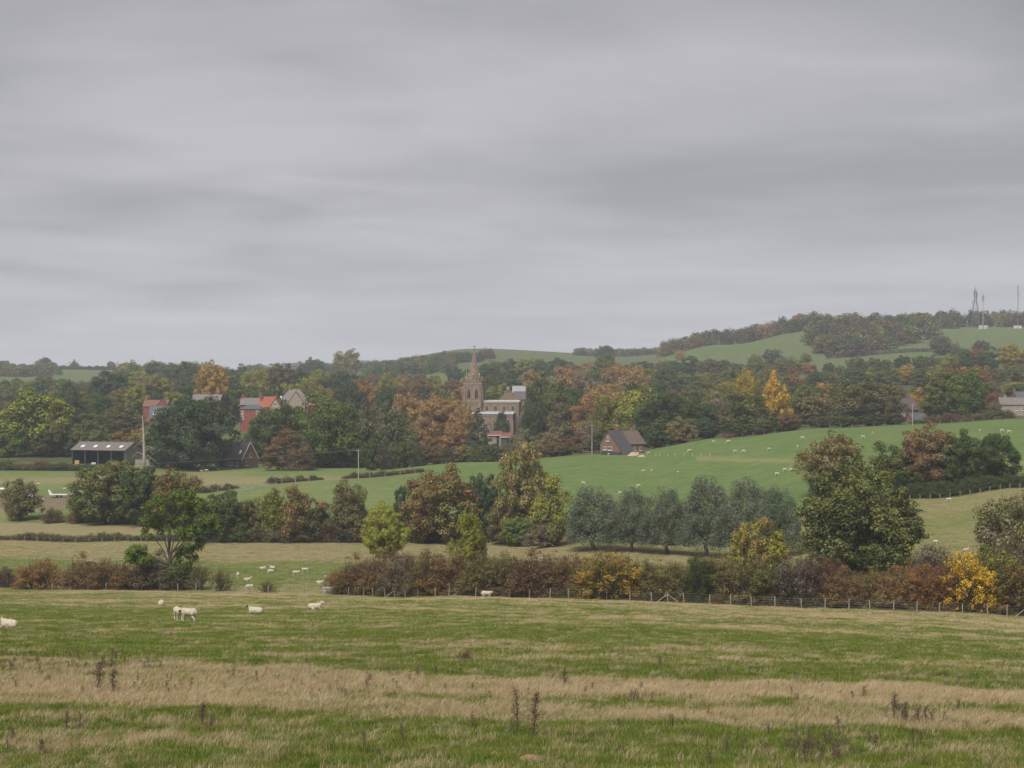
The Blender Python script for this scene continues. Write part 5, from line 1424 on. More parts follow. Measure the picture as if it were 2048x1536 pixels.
def sheep_mesh(name, pose, face_dark):
    m = MB()
    def E(c, r_, rot=0.0): m.add(*ell(c, r_, rot))
    def T(p, r_): m.tube([np.array(q, float) for q in p], r_, 7)
    turn = 0.0
    if pose in ('stand', 'graze', 'walk'):
        E((-.02, 0, .63), (.52, .235, .235)); E((-.30, 0, .64), (.27, .245, .25)); E((.28, 0, .62), (.26, .23, .24))
        sw = .10 if pose == 'walk' else .02
        for sx, sy, dx in ((.32, .13, sw), (.32, -.13, -sw)):
            T([(sx, sy, .52), (sx + dx * .6 + .01, sy, .30), (sx + dx, sy, .14), (sx + dx, sy, .0)], [.085, .05, .036, .042])
        for sx, sy, dx in ((-.38, .13, -sw), (-.38, -.13, sw)):
            T([(sx + .02, sy, .56), (sx + .06 + dx * .3, sy, .38), (sx - .05 + dx, sy, .22), (sx - .02 + dx, sy, .0)], [.12, .072, .040, .042])
        E((-.56, 0, .60), (.045, .04, .12))
        hd = {'stand': ((.40, 0, .74), (.60, 0, .90), (.70, 0, .90)), 'walk': ((.42, 0, .70), (.64, 0, .72), (.74, 0, .66)), 'graze': ((.42, 0, .60), (.66, 0, .30), (.73, 0, .16))}[pose]
        nk0, nk1, hc = map(np.array, hd)
        pitch = {'stand': .45, 'walk': .75, 'graze': 1.15}[pose]
    else:
        E((-.05, 0, .27), (.52, .27, .25)); E((-.32, .02, .25), (.27, .28, .25)); E((.25, 0, .27), (.26, .25, .25))
        T([(.30, .16, .14), (.50, .17, .05), (.66, .16, .045)], [.07, .045, .035]); T([(.30, -.16, .14), (.47, -.18, .05), (.60, -.12, .045)], [.07, .045, .035])
        T([(-.25, -.24, .12), (-.05, -.30, .06), (.10, -.28, .045)], [.10, .055, .035])
        if pose == 'lie': nk0, nk1, hc, pitch = np.array((.36, 0, .36)), np.array((.52, 0, .56)), np.array((.61, 0, .58)), .5
        else: nk0, nk1, hc, pitch = np.array((.38, .05, .30)), np.array((.56, .12, .34)), np.array((.64, .16, .28)), .7
    T([nk0, (nk0 + nk1) / 2, nk1], [.165, .125, .085])
    E(hc, (.145, .072, .082), pitch); E(hc + np.array((cos(pitch) * .11, 0, -sin(pitch) * .11)), (.075, .052, .055), pitch)
    hb_ = hc + np.array((-cos(pitch) * .09, 0, sin(pitch) * .09 + .03))
    for sy in (-1, 1): T([hb_ + (0, sy * .05, 0), hb_ + (-.02, sy * .13, .005), hb_ + (-.02, sy * .185, -.025)], [.03, .034, .016])
    me0 = mesh_np(name, m.v, m.f)
    t0 = bpy.data.objects.new('tmp', me0); COL.objects.link(t0)
    rm = t0.modifiers.new('r', 'REMESH'); rm.mode = 'VOXEL'; rm.voxel_size = .026
    sm_ = t0.modifiers.new('s', 'SMOOTH'); sm_.factor = .5; sm_.iterations = 2
    dg = bpy.context.evaluated_depsgraph_get()
    me = bpy.data.meshes.new_from_object(t0.evaluated_get(dg), depsgraph=dg)
    bpy.data.objects.remove(t0); bpy.data.meshes.remove(me0)
    me.name = name
    n = len(me.vertices); co = np.empty(n * 3, np.float32); me.vertices.foreach_get('co', co); co = co.reshape(-1, 3)
    r_ = np.random.default_rng(3)
    # fleece gets a lumpy nap; face and shanks stay smooth
    ax = nk1 + (hc - nk1) * .25
    hd_d = np.linalg.norm(co - hc, axis=1)
    face = (hd_d < .205) & (((co - ax) @ (hc - nk1)) > 0)
    shank = (co[:, 2] < (.30 if pose in ('stand', 'graze', 'walk') else .075)) & ~face
    if pose in ('lie', 'sleep'): shank &= (co[:, 0] > .42)
    lump = fbm(co[:, 0] * 14 + 5, co[:, 1] * 14 + co[:, 2] * 11, 2) - .5
    nr = np.empty(n * 3, np.float32); me.vertices.foreach_get('normal', nr); nr = nr.reshape(-1, 3)
    co += nr * (lump * .05 * (~face & ~shank))[:, None]
    me.vertices.foreach_set('co', co.ravel())
    me.polygons.foreach_set('use_smooth', np.ones(len(me.polygons), dtype=bool))
    me.materials.clear()
    for mm in (M_FLEECE, M_FACEDK if face_dark else M_FACEWH, M_SHANK): me.materials.append(mm)
    mi = np.zeros(len(me.polygons), np.int32)
    pc = np.empty(len(me.polygons) * 3, np.float32); me.polygons.foreach_get('center', pc); pc = pc.reshape(-1, 3)
    d2 = np.linalg.norm(pc - hc, axis=1)
    fm = (d2 < .20) & (((pc - ax) @ (hc - nk1)) > 0)
    mi[fm] = 1
    if face_dark:                                              # white blaze down the nose
        bl = fm & (np.abs(pc[:, 1]) < .028) & ((pc - hc) @ np.array((cos(pitch), 0, -sin(pitch))) > -.02); mi[bl] = 2
    sk = (pc[:, 2] < (.30 if pose in ('stand', 'graze', 'walk') else .075)) & ~fm
    if pose in ('lie', 'sleep'): sk &= pc[:, 0] > .42
    mi[sk] = 2
    me.polygons.foreach_set('material_index', mi)
    me.update()
    return me
M_FLEECE = simple('fleece', (.45, .395, .305), .95, .2, 5.0, bump=.4)
M_FACEDK = simple('dark_face', (.045, .038, .034), .8, .25, 6.0)
M_FACEWH = simple('cream_face', (.52, .44, .35), .8, .15, 6.0)
M_SHANK = simple('white_shank', (.55, .50, .43), .85, .15, 6.0)
SHEEP = {}
def sheep(px, py, pose, face, dark, label, group=None, s=1.0):
    """py is the row its feet stand on; face is the heading in degrees: 0 right, 180 left, 90 away"""
    key = (pose, dark)
    if key not in SHEEP: SHEEP[key] = sheep_mesh('sheep', pose, dark)
    p = hit(px, py)
    o = obj('sheep', SHEEP[key], None, None, (p[0], p[1], p[2] - .01))
    o.rotation_euler = (0, 0, radians(face)); o.scale = (s,) * 3
    return tag(o, label, 'sheep', group)
G1, G2, G3 = 'sheep in the near pasture', 'sheep in the valley pasture', 'sheep on the green hill pasture'
sheep(18, 1257, 'lie', 160, True, 'dark-faced sheep lying at the left edge of the near pasture', G1, 1.12)
sheep(323, 1212, 'sleep', 100, False, 'white sheep lying with its back turned, left near pasture', G1, 1.12)
sheep(356, 1240, 'walk', -62, True, 'standing sheep touching heads with another, left one of the pair', G1, 1.08)
sheep(379, 1244, 'walk', 148, True, 'standing sheep touching heads with another, right one of the pair', G1, 1.12)
sheep(511, 1228, 'lie', 168, True, 'dark-faced sheep lying right of the standing pair', G1, 1.1)
sheep(630, 1219, 'lie', 8, False, 'white-faced sheep lying below the gap between the hedges', G1, 1.12)
sheep(973, 1198, 'walk', 5, True, 'white sheep standing at the post fence under the long hedge', G1, 1.05)
for x, y, po, fc, dk, lb in (
 (499, 1181, 'graze', 175, False, 'sheep grazing left of the round olive bush in the gap'), (495, 1162, 'lie', 20, False, 'sheep lying above the grazing one by the round olive bush'),
 (476, 1157, 'stand', 100, True, 'sheep half hidden by the bare thorn near the gap'), (526, 1139, 'lie', 15, True, 'leftmost sheep of the three resting close together beyond the gap'),
 (545, 1138, 'lie', 150, False, 'right upper sheep of the three resting close together beyond the gap'), (541, 1145, 'lie', 200, True, 'small dark-faced sheep in front of the three resting together'),
 (592, 1152, 'walk', 0, True, 'sheep walking right beyond the gap'), (610, 1146, 'stand', 190, True, 'standing sheep just above the one walking right'),
 (640, 1168, 'lie', 15, True, 'dark-faced sheep lying near the left tip of the long hedge'), (654, 1164, 'stand', 120, False, 'sheep peeping out behind the left tip of the long hedge'),
 (180, 1129, 'graze', 30, False, 'left of two sheep showing above the grey-brown shrub, left'), (190, 1131, 'graze', 160, False, 'right of two sheep showing above the grey-brown shrub, left'),
 (256, 1125, 'graze', 200, False, 'sheep left of the green hedgerow oak'), (1871, 1090, 'graze', 120, False, 'sheep low on the pale field right of the huge oak'),
 (1932, 1103, 'lie', 30, False, 'sheep lying at the foot of the pale field'), (1898, 1004, 'graze', 150, False, 'sheep high on the pale field under the dark hedge')):
    sheep(x, y, po, fc, dk, lb, G2)
HS = [(1427, 887, 20, 'sheep left of the red brushwood heap'), (1457, 886, 175, 'sheep below the red brushwood heap'), (1379, 905, 200, 'sheep below the lone olive-orange tree'),
 (1470, 906, 10, 'left of two sheep close together in the middle of the hill pasture'), (1487, 906, -10, 'right of two sheep close together in the middle of the hill pasture'),
 (1538, 902, 20, 'sheep right of the close pair on the hill pasture'), (1605, 879, 0, 'sheep highest below the wood, left of the olive and orange oak'), (1595, 897, 95, 'upper of two sheep left of the olive and orange oak'),
 (1604, 911, 170, 'lower of two sheep left of the olive and orange oak'), (1726, 877, -5, 'left of two sheep right above the olive and orange oak'), (1745, 870, 80, 'right of two sheep right above the olive and orange oak'),
 (1718, 900, 15, 'sheep at the right flank of the olive and orange oak'), (1287, 946, 20, 'left of a pair of sheep below the cottage'), (1303, 945, 95, 'right of a pair of sheep below the cottage'),
 (1356, 949, 90, 'sheep alone between the pair below the cottage and the three at the right'), (1554, 952, -10, 'lowest of three sheep above the right willows'), (1570, 944, 10, 'middle of three sheep above the right willows'),
 (1583, 944, 170, 'rightmost of three sheep above the right willows'), (1277, 976, 200, 'sheep just above the second willow'), (1803, 980, 60, 'sheep beside the huge oak at the end of the dark hedge'),
 (1167, 970, 0, 'sheep right of the yellow-green ash'), (1242, 988, 160, 'sheep lying above the first two willows'), (1217, 912, 90, 'sheep near the cottage, left of the gravel heap'),
 (1233, 909, 185, 'sheep between the pole sheep and the gravel heap by the cottage'), (1297, 910, 30, 'sheep at the right of the gravel heap by the cottage'), (1960, 865, 60, 'leftmost of three sheep at the upper right of the hill pasture'),
 (2004, 865, 10, 'middle of three sheep at the upper right of the hill pasture'), (2018, 867, -10, 'rightmost of three sheep at the upper right of the hill pasture'), (1616, 988, 100, 'sheep at the left foot of the huge oak'),
 (403, 943, 0, 'left sheep lying before the brick house'), (413, 944, 20, 'right sheep standing before the brick house'), (436, 940, 0, 'sheep resting right before the brick house door'), (76, 972, 0, 'tiny sheep on the meadow above the white trailers'), (130, 979, 0, 'tiny sheep lying above the white boat-like trailer')]
for i, (x, y, fc, lb) in enumerate(HS):
    sheep(x, y, 'lie' if 'lying' in lb or 'resting' in lb else 'graze', fc, False, lb, G3, 1.08)

# ------------------------------------------------------------------ fences
def fence(name, label, pts, hgt=1.12, sz=.09, wires=4, mat=M_POST, braces=(), rails=0, cat='fence'):
    """pts: ground points of the posts"""
    root = empty(name, pts[0]); tag(root, label, cat)
    base = np.array(pts[0])
    r_ = np.random.default_rng(len(pts))
    shared = [mesh_np('post', *(lambda q: (q.v, q.f))(MB().box(-sz/2, sz/2, -sz/2, sz/2, -.25, hgt))) for _ in range(1)]
    shared[0].materials.append(mat)
    for i, p in enumerate(pts):
        o = obj('post', shared[0], None, root, tuple(np.array(p) - base)); o.rotation_euler = (r_.normal(0, .03), r_.normal(0, .04), r_.uniform(0, 1)); o.scale = (1, 1, r_.uniform(.92, 1.08))
        if i in braces:
            b_ = MB(); b_.tube([(0, 0, hgt * .8), (1.2, .05, 0.0)], [.05, .05], 5); b_.tube([(0, 0, hgt * .8), (-1.2, .05, 0.0)], [.05, .05], 5)
            bo = b_.build('strut', mat, root); bo.location = tuple(np.array(p) - base)
    for k in range(wires):
        z = hgt * (.25 + .72 * k / max(1, wires - 1)); w = MB()
        w.tube([np.array(p) - base + np.array([0, -.06, z]) for p in pts], [.0045] * len(pts), 3); w.build('wire', M_WIRE, root)
    for k in range(rails):
        z = hgt * (.35 + .55 * k / max(1, rails - 1))
        for a, b_ in zip(pts[:-1], pts[1:]):
            w = MB(); w.tube([np.array(a) - base + np.array([0, -.07, z]), np.array(b_) - base + np.array([0, -.07, z])], [.055, .055], 4); w.build('rail', mat, root)
    return root
fx = [697, 716, 727, 745, 770, 789, 810, 836, 871, 898, 924, 951, 1019, 1059, 1100, 1137, 1177, 1213, 1260, 1303, 1335, 1368, 1419, 1461, 1503, 1550, 1603, 1650, 1698, 1740, 1787, 1834, 1879, 1925, 1975, 2014, 2052, 2090]
fence('post_and_wire_fence', 'long post and wire sheep fence in front of the long hedge', [ground(x, float(fence_d(x)) - .6) for x in fx], braces=(5, 10, 20, 36))
fence('post_and_wire_fence', 'post and wire fence along the foot of the near left hedge', [ground(x, float(fence_d(x)) + .3) for x in range(-40, 690, 36)], 1.1, .10, 3)
fence('post_and_wire_fence', 'post and wire fence before the middle tree row', [hit(x, 1085 + max(0, x - 900) * .05) for x in list(range(405, 1000, 24))], 1.2, .11, 2)
fence('post_and_wire_fence', 'post and wire fence at the foot of the dark grass bank, left', [ground(x, 396) for x in range(-30, 400, 26)], 1.1, .10, 2)
fence('rail_fence', 'pale timber rail fence at the corner of the hill pasture, left', [ground(x, float(np.interp(x, [460, 560], [503, 512]))) for x in range(462, 560, 7)], 1.15, .12, 0, M_PALEBARK, rails=3)
fence('boundary_fence', 'tall-posted wire fence climbing to the telegraph pole', [ground(x, float(hilltop_d(x)) - 1.0) for x in (436, 458, 534, 563, 591, 618, 650, 680, 740, 770, 800, 830, 860, 890)], 1.5, .13, 2, M_PALEBARK)
fence('rail_fence', 'low timber rail fence beside the telegraph pole near the cottage', [ground(x, float(hilltop_d(x)) - 1.0) for x in range(1166, 1216, 6)], 1.1, .12, 0, M_TIMBER, rails=2)
fence('electric_fence', 'row of thin white electric fence stakes on the hill pasture', [hit(x, 913 + (x - 1310) * .0) for x in (1312, 1319, 1335, 1350, 1368, 1385, 1402, 1420)], 1.0, .05, 1, M_WHITE)
fence('post_and_wire_fence', 'wire fence along the lower side of the dark hedge, right', [ground(x, 383) for x in range(1800, 2080, 20)], 1.2, .10, 2)
fence('post_and_wire_fence', 'wire fence along the top edge of the hill pasture, right', [ground(x, 603) for x in range(1440, 2080, 22)], 1.2, .10, 2)

# ------------------------------------------------------------------ telegraph poles and their wires
def pole(px, py, top, label, arm=1.6):
    p = hit(px, py) if py else None
    h_ = (CY - top) * p[1] / F - p[2]
    e = empty('telegraph_pole', p); tag(e, label, 'telegraph pole', 'telegraph poles')
    m = MB(); m.cyl(0, 0, -.3, h_, .17, .12, 8); m.build('post', M_PALEBARK, e)
    m = MB(); m.box(-arm/2, arm/2, -.2, -.13, h_ - .55, h_ - .40); ca = m.build('crossarm', M_PALEBARK, e)
    for x in (-.7, 0, .7):
        q = MB(); q.cyl(x * arm / 1.6, -.165, h_ - .41, h_ - .18, .05, .05, 6); q.build('insulator', M_DKSLATE, ca)
    return p + np.array([0, -.17, h_ - .25])
q1 = pole(717, 958, 898, 'pale telegraph pole at the meadow corner left of the big oaks')
q2 = pole(1184, 910, 848, 'pale telegraph pole left of the cottage')
q3 = pole(1825, 852, 806, 'pale telegraph pole before the brick gable house, right')
def wire(a, b, sag, label):
    e = MB(); n = 14
    for off in (-.7, .7):
        pts = [a + (b - a) * t + np.array([off * .4, 0, -sag * 4 * t * (1 - t)]) for t in np.linspace(0, 1, n)]
        e.tube(pts, [.022] * n, 4)
    o = e.build('overhead_wires', M_WIRE); tag(o, label, 'wires', 'overhead wires')
wire(np.array([(-60 - CX) / F * 560, 560, (CY - 936) / F * 560]), q1, 1.2, 'overhead wires running from the left edge to the meadow pole')
wire(q1, q2, 1.2, 'overhead wires between the meadow pole and the cottage pole')
wire(q2, q3, 1.6, 'overhead wires between the cottage pole and the right pole')
wire(q3, np.array([(2100 - CX) / F * 615, 615, (CY - 806) / F * 615]), 1.0, 'overhead wires running from the right pole to the right edge')
# ------------------------------------------------------------------ dead tree, masts, farm clutter
def dead_tree():
    p = ground(288, 598); h_ = (CY - 830) * p[1] / F - p[2]
    e = empty('dead_tree', p); tag(e, 'bare bleached dead tree trunk standing right of the barn', 'tree')
    r_ = np.random.default_rng(9)
    m = MB(); m.tube([(0, 0, -.3), (.05, 0, h_ * .3), (-.1, 0, h_ * .6), (-.35, .1, h_ * .85), (-.6, .1, h_)], [.62, .50, .38, .22, .05], 8); m.build('trunk', M_PALEBARK, e, True)
    for k in range(20):
        t = .2 + .77 * (k / 20); z = h_ * t; a = r_.uniform(0, 2 * pi) if k % 3 else (pi if k % 2 else 0.1)
        L_ = h_ * (.26 - .16 * t) * r_.uniform(.6, 1.2); dr = -.25 if t < .5 else .35
        d = np.array([cos(a), sin(a) * .5, 0]); p0 = np.array([-.1 * t - .4 * max(0, t - .6), 0, z])
        p1 = p0 + d * L_ * .5 + np.array([0, 0, .25 * L_]); p2 = p0 + d * L_ + np.array([0, 0, dr * L_ * .6])
        q = MB(); q.tube([p0, p1, p2], [.14 * (1.1 - t), .09 * (1.1 - t), .03], 5)
        for j in range(4):
            s_ = p1 + (p2 - p1) * r_.random(); q.tube([s_, s_ + r_.normal(0, .45, 3) + np.array([0, 0, dr * .8])], [.04, .015], 4)
        q.build('branch', M_PALEBARK, e)
dead_tree()

M_MAST = simple('mast_steel', (.13, .14, .15), .6, .1, 1.0)
M_CABIN = simple('cabin_paint', (.50, .47, .46), .7, .06, 1.0)
def mast_base(px, D): return ground(px, D)
def lattice(px, D, top, label):
    p = ground(px, D); h_ = (CY - top) * D / F - p[2]; e = empty('lattice_mast', p); tag(e, label, 'radio mast', 'radio masts on the hill')
    m = MB(); hb, ht = 4.2, 1.0
    lv = np.linspace(0, h_ * .93, 11)
    hw = np.where(lv < h_ * .62, np.interp(lv, [0, h_ * .62], [3.6, 1.9]), np.interp(lv, [h_ * .62, h_ * .93], [1.1, .7]))
    cs = [(-1, -1), (1, -1), (1, 1), (-1, 1)]
    for i in range(10):
        for k in range(4):
            a = cs[k]; b_ = cs[(k + 1) % 4]
            m.tube([(a[0] * hw[i], a[1] * hw[i], lv[i]), (a[0] * hw[i+1], a[1] * hw[i+1], lv[i+1])], [.24, .22], 4)
            m.tube([(a[0] * hw[i], a[1] * hw[i], lv[i]), (b_[0] * hw[i+1], b_[1] * hw[i+1], lv[i+1])], [.11, .11], 3)
            m.tube([(a[0] * hw[i+1], a[1] * hw[i+1], lv[i+1]), (b_[0] * hw[i+1], b_[1] * hw[i+1], lv[i+1])], [.11, .11], 3)
    m.build('lattice', M_MAST, e)
    m = MB(); m.cyl(0, 0, h_ * .93, h_ + 1, .3, .1, 6); m.box(-1.6, 1.6, -.1, .1, h_ * .97, h_ * .975); m.build('aerial', M_MAST, e)
    for z, x in ((.80, -1.9), (.80, 1.7), (.74, 1.6), (.86, -1.4), (.60, -3.0)):
        q = MB(); q.cyl(x, -.3, h_ * z, h_ * z + 2.6, .28, .28, 6); q.build('antenna_panel', M_MAST, e)
def monopole(px, D, top, label, rr, panels, col):
    p = ground(px, D); h_ = (CY - top) * D / F - p[2]; e = empty('monopole_mast', p); tag(e, label, 'radio mast', 'radio masts on the hill')
    m = MB(); m.cyl(0, 0, -.3, h_ * .95, rr, rr * .75, 8); m.build('pole', col, e)
    for x, z in panels:
        q = MB(); q.box(x - .22, x + .22, -.6, -.3, h_ * z, h_ * z + 2.8); q.build('antenna_panel', M_MAST, e)
    q = MB(); q.box(-1.2, 1.2, -.1, .1, h_ * .84, h_ * .845); q.box(-1.0, 1.0, -.1, .1, h_ * .90, h_ * .905); q.build('headframe', M_MAST, e)
lattice(1951, 1800, 574, 'dark lattice radio mast on the hill skyline, leftmost of three')
monopole(1966, 1772, 586, 'pale monopole mast with antenna panels between the other two masts', .42, ((-.9, .83), (.1, .88), (.95, .85), (.8, .76), (-.8, .75)), M_GALV)
monopole(2036, 1775, 572, 'slim tall mast at the far right of the hill skyline', .38, ((.5, .74), (-.4, .93), (.4, .95)), M_MAST)
def cabin(px, D, w, h_, label):
    p = ground(px, D); e = empty('equipment_cabin', p); tag(e, label, 'cabin', 'equipment cabins by the masts')
    m = MB(); m.box(-w/2, w/2, -1.4, 1.4, -.3, h_); m.build('body', M_CABIN, e)
    m = MB(); m.box(-w/2 - .12, w/2 + .12, -1.52, 1.52, h_ + .002, h_ + .2); m.build('roof', M_BLOCK, e)
    m = MB(); m.box(-.5, .5, -1.47, -1.402, 0, 2.0); m.build('door', M_BLOCK, e)
cabin(1961, 1762, 3.2, 3.6, 'left of two pale cabins under the monopole mast'); cabin(1970.5, 1762, 3.2, 3.6, 'right of two pale cabins under the monopole mast')
cabin(2035, 1765, 7.8, 2.7, 'long pale cabin at the foot of the slim right mast')

def wheel(par, x, y, r_):
    m = MB(); n = 12
    m.hull([(x + r_ * cos(2*pi*k/n), y - .13, r_ + r_ * sin(2*pi*k/n)) for k in range(n)], [(x + r_ * cos(2*pi*k/n), y + .13, r_ + r_ * sin(2*pi*k/n)) for k in range(n)])
    w = m.build('wheel', M_DARK, par); m = MB()
    m.hull([(x + r_ * .5 * cos(2*pi*k/n), y - .15, r_ + r_ * .5 * sin(2*pi*k/n)) for k in range(n)], [(x + r_ * .5 * cos(2*pi*k/n), y + .15, r_ + r_ * .5 * sin(2*pi*k/n)) for k in range(n)]); m.build('hub', M_GALV, w)
D = 497
e = place(116, D, 4, 'flatbed_trailer'); tag(e, 'white flatbed trailer with a raised white headboard in the farmyard, left', 'trailer')
m = MB(); m.box(-2.2, 2.6, -.95, .95, .75, .95); m.build('bed', M_WHITE, e)
m = MB(); m.hull([(-2.25, -.9, .9), (-1.5, -.9, .9), (-1.5, .9, .9), (-2.25, .9, .9)], [(-2.6, -.9, 2.2), (-2.45, -.9, 2.2), (-2.45, .9, 2.2), (-2.6, .9, 2.2)]); m.build('headboard', M_WHITE, e)
for x in (-.5, .6): wheel(e, x, -1.0, .36); wheel(e, x, 1.0, .36)
e = place(60, D - 1, -8, 'box_trailer'); tag(e, 'pale blue-grey box trailer behind the scraggly hawthorn', 'trailer')
m = MB(); m.box(-1.2, 1.2, -.8, .8, .5, 1.9); m.build('body', simple('pale_blue_paint', (.36, .41, .48), .6, .08, 1.5), e); wheel(e, 0, -.85, .33); wheel(e, 0, .85, .33)
m = MB(); m.box(-2.2, -1.2, -.06, .06, .5, .6); m.build('drawbar', M_GALV, e)
e = place(150, D + 2, 12, 'livestock_trailer'); tag(e, 'small grey livestock trailer at the foot of the broad grey-green tree', 'trailer')
m = MB(); m.box(-1.6, 1.6, -.8, .8, .45, 1.7); m.build('body', M_GALV, e); wheel(e, .2, -.86, .32); wheel(e, .2, .86, .32)
m = MB(); m.box(-1.3, 1.3, -.83, -.803, 1.2, 1.5); m.build('vent_slot', M_DARK, e)
def boards(px, w, label, D=493):
    e = place(px, D, 2, 'sheet_stack'); tag(e, label, 'sheet stack', 'white sheet stacks in the farmyard')
    for k in range(3):
        q = MB(); q.box(-w/2 + .08 * k, w/2 - .1 * k, -.6, .6, k * .14, k * .14 + .12); q.build('sheet', M_WHITE, e)
boards(66, 2.2, 'left of two low white sheet stacks before the farmyard trailers'); boards(81, 2.2, 'right of two low white sheet stacks before the farmyard trailers')
e = place(2, D + 4, 0, 'open_shelter'); tag(e, 'low open shelter with a white roof at the left edge of the farmyard', 'shelter')
m = MB(); m.slab((-2.2, -1.2, 2.25), (1.6, -1.2, 2.25), (1.6, 1.2, 2.6), (-2.2, 1.2, 2.6), .12); m.build('roof', M_WHITE, e)
for x in (-2.0, 1.4):
    for y in (-1.0, 1.0):
        q = MB(); q.box(x - .07, x + .07, y - .07, y + .07, -.2, 2.3); q.build('leg', M_TIMBER, e)
# hurdles by the hedge tip
p = ground(662, float(fence_d(662)) + 1.2)
e = empty('sheep_hurdles', p, .1); tag(e, 'galvanised sheep hurdles stacked at the left tip of the long hedge', 'hurdles')
for k in range(4):
    q = MB(); y = k * .16; z0 = .1
    for z in np.linspace(.1, .85, 5): q.tube([(-1.1, y + .12 * z, z), (1.1, y + .12 * z, z)], [.022, .022], 4)
    for x in (-1.1, 0, 1.1): q.tube([(x, y, 0), (x, y + .12, .9)], [.025, .025], 4)
    q.build('hurdle', M_GALV, e)
# gravel heap and brush heap
def heap(px, py, w, d, h_, label, mat, name, seed, cat):
    p = hit(px, py); n = 22; r_ = np.random.default_rng(seed)
    V = []; Fs = []
    for i in range(9):
        t = i / 8
        for k in range(n):
            a = 2 * pi * k / n; jj = 1 + .18 * sin(3 * a + seed) + r_.normal(0, .03)
            V.append((w/2 * t * jj * cos(a), d/2 * t * jj * sin(a), h_ * (1 - t ** 1.6) * (1 + r_.normal(0, .05)) - .12 * t))
    for i in range(8):
        for k in range(n): Fs.append([i*n+k, (i+1)*n+k, (i+1)*n+(k+1) % n, i*n+(k+1) % n])
    o = obj(name, mesh_np(name, V, Fs, True), mat, None, p); return tag(o, label, cat)
M_GRAVEL = simple('pale_gravel', (.40, .29, .22), .95, .2, 2.5, bump=.5)
M_STRAWM = simple('dead_thatch', (.33, .205, .115), .95, .3, 5.0, bump=.8, stretch=(1, 3, 1))
heap(1266, 911, 4.2, 4, 1.1, 'pinkish gravel heap in front of the cottage', M_GRAVEL, 'gravel_heap', 2, 'heap')
heap(1284, 913, 2.6, 2.4, .55, 'small gravel heap right of the larger one by the cottage', M_GRAVEL, 'gravel_heap', 4, 'heap')
heap(1062, 1524, 1.25, 1.6, .16, 'orange-brown hump of dead grass at the bottom centre', M_STRAWM, 'dead_grass_hump', 5, 'hump')
heap(990, 1510, .55, .7, .08, 'small orange-brown hump left of the larger one at the bottom', M_STRAWM, 'dead_grass_hump', 6, 'hump')
heap(600, 1532, .6, .7, .08, 'small reddish bare patch at the bottom left of centre', M_STRAWM, 'dead_grass_hump', 7, 'hump')
plant('brushwood_heap', 1455, 42, 864, 592.0, 'twiggy', 'red', 'pink', 'heap of red-brown brushwood at the top of the hill pasture', 'heap')
plant('rush_clump', 930, 44, 1306, 'y1322', 'twiggy', 'brown', 'tan', 'brown rush clump in the middle of the near pasture', 'plant')
row([(x, 34, 1066 + 3 * sin(x), 'brown' if (i % 3) else 'dkgreen', 'olive') for i, x in enumerate(range(-10, 400, 24))],
    'bank_shrub', 'on the dark bank, left', 'brambles on the dark bank', 'shrub', lambda x: 399.0)
# a bird over the wood
p = np.array([(1301 - CX) / F * 420, 420., (CY - 768.0) / F * 420])
e = empty('bird', p, .4); tag(e, 'black bird gliding in front of the wood right of the church', 'bird')
m = MB(); m.tube([(-.28, 0, 0), (-.1, 0, 0), (.12, 0, .01), (.25, 0, .02)], [.03, .075, .07, .015], 7); m.hull([(-.05, -.06, 0), (.12, -.06, 0), (.12, .06, 0), (-.05, .06, 0)], [(-.05, -.06, .02), (.12, -.06, .02), (.12, .06, .02), (-.05, .06, .02)])
for sy in (-1, 1): m.hull([(-.12, sy * .03, 0), (.14, sy * .03, 0), (.10, sy * .30, .10), (-.06, sy * .48, .06)], [(-.12, sy * .03, .03), (.14, sy * .03, .03), (.10, sy * .30, .12), (-.06, sy * .48, .075)])
m.build('body', M_DARK, e)

# ------------------------------------------------------------------ thistles and docks standing in the pasture
M_DOCK = simple('dry_dock', (.105, .072, .054), .9, .4, 9.0)
M_DOCKG = simple('green_weed', (.13, .13, .045), .9, .3, 9.0)
WEED = []
def weed_tpl(seed, branchy, leafy):
    r_ = np.random.default_rng(seed)
    parts = []; lc = []; tips = []
    top = np.array([r_.normal(0, .04), r_.normal(0, .04), 1.0])
    parts.append(tube([(0, 0, -.03), top * .5 + r_.normal(0, .02, 3), top], [.016, .012, .006], 4))
    for k in range(branchy):
        t = .25 + .7 * (k + r_.random()) / branchy; b_ = top * t; a = r_.uniform(0, 2 * pi); L_ = .22 * (1.1 - t * .6)
        e_ = b_ + np.array([cos(a) * L_ * .7, sin(a) * L_ * .7, L_ * .8]); parts.append(tube([b_, e_], [.006, .003], 3)); tips.append(e_); tips.append((b_ + e_) / 2)
    tips.append(top)
    v, f = joinvf(parts); st = mesh_np('weed_stem', v, f)
    c = np.array([top * r_.random() ** .8 for _ in range(leafy)] + [tips[i % len(tips)] for i in range(leafy // 2)])
    w = .035 + .055 * np.clip(1 - c[:, 2], 0, 1)
    c = c + r_.normal(0, 1, c.shape) * w[:, None] * np.array([1, 1, .6]); c[:, 2] = np.maximum(c[:, 2], .02)
    v, f, rn = leaves(c, rdir(r_, len(c)), .023 * r_.uniform(.5, 1.3, len(c)), r_, .45)
    lf = mesh_np('weed_leaves', v, f); vattr_f(lf, 'rnd', rn)
    WEED.append((st, lf))
for k, (b_, l_) in enumerate(((12, 330), (16, 420), (8, 480), (20, 260), (12, 200))): weed_tpl(60 + k, b_, l_)
for st, lf in WEED: st.materials.append(M_DOCK); lf.materials.append(M_DOCK)
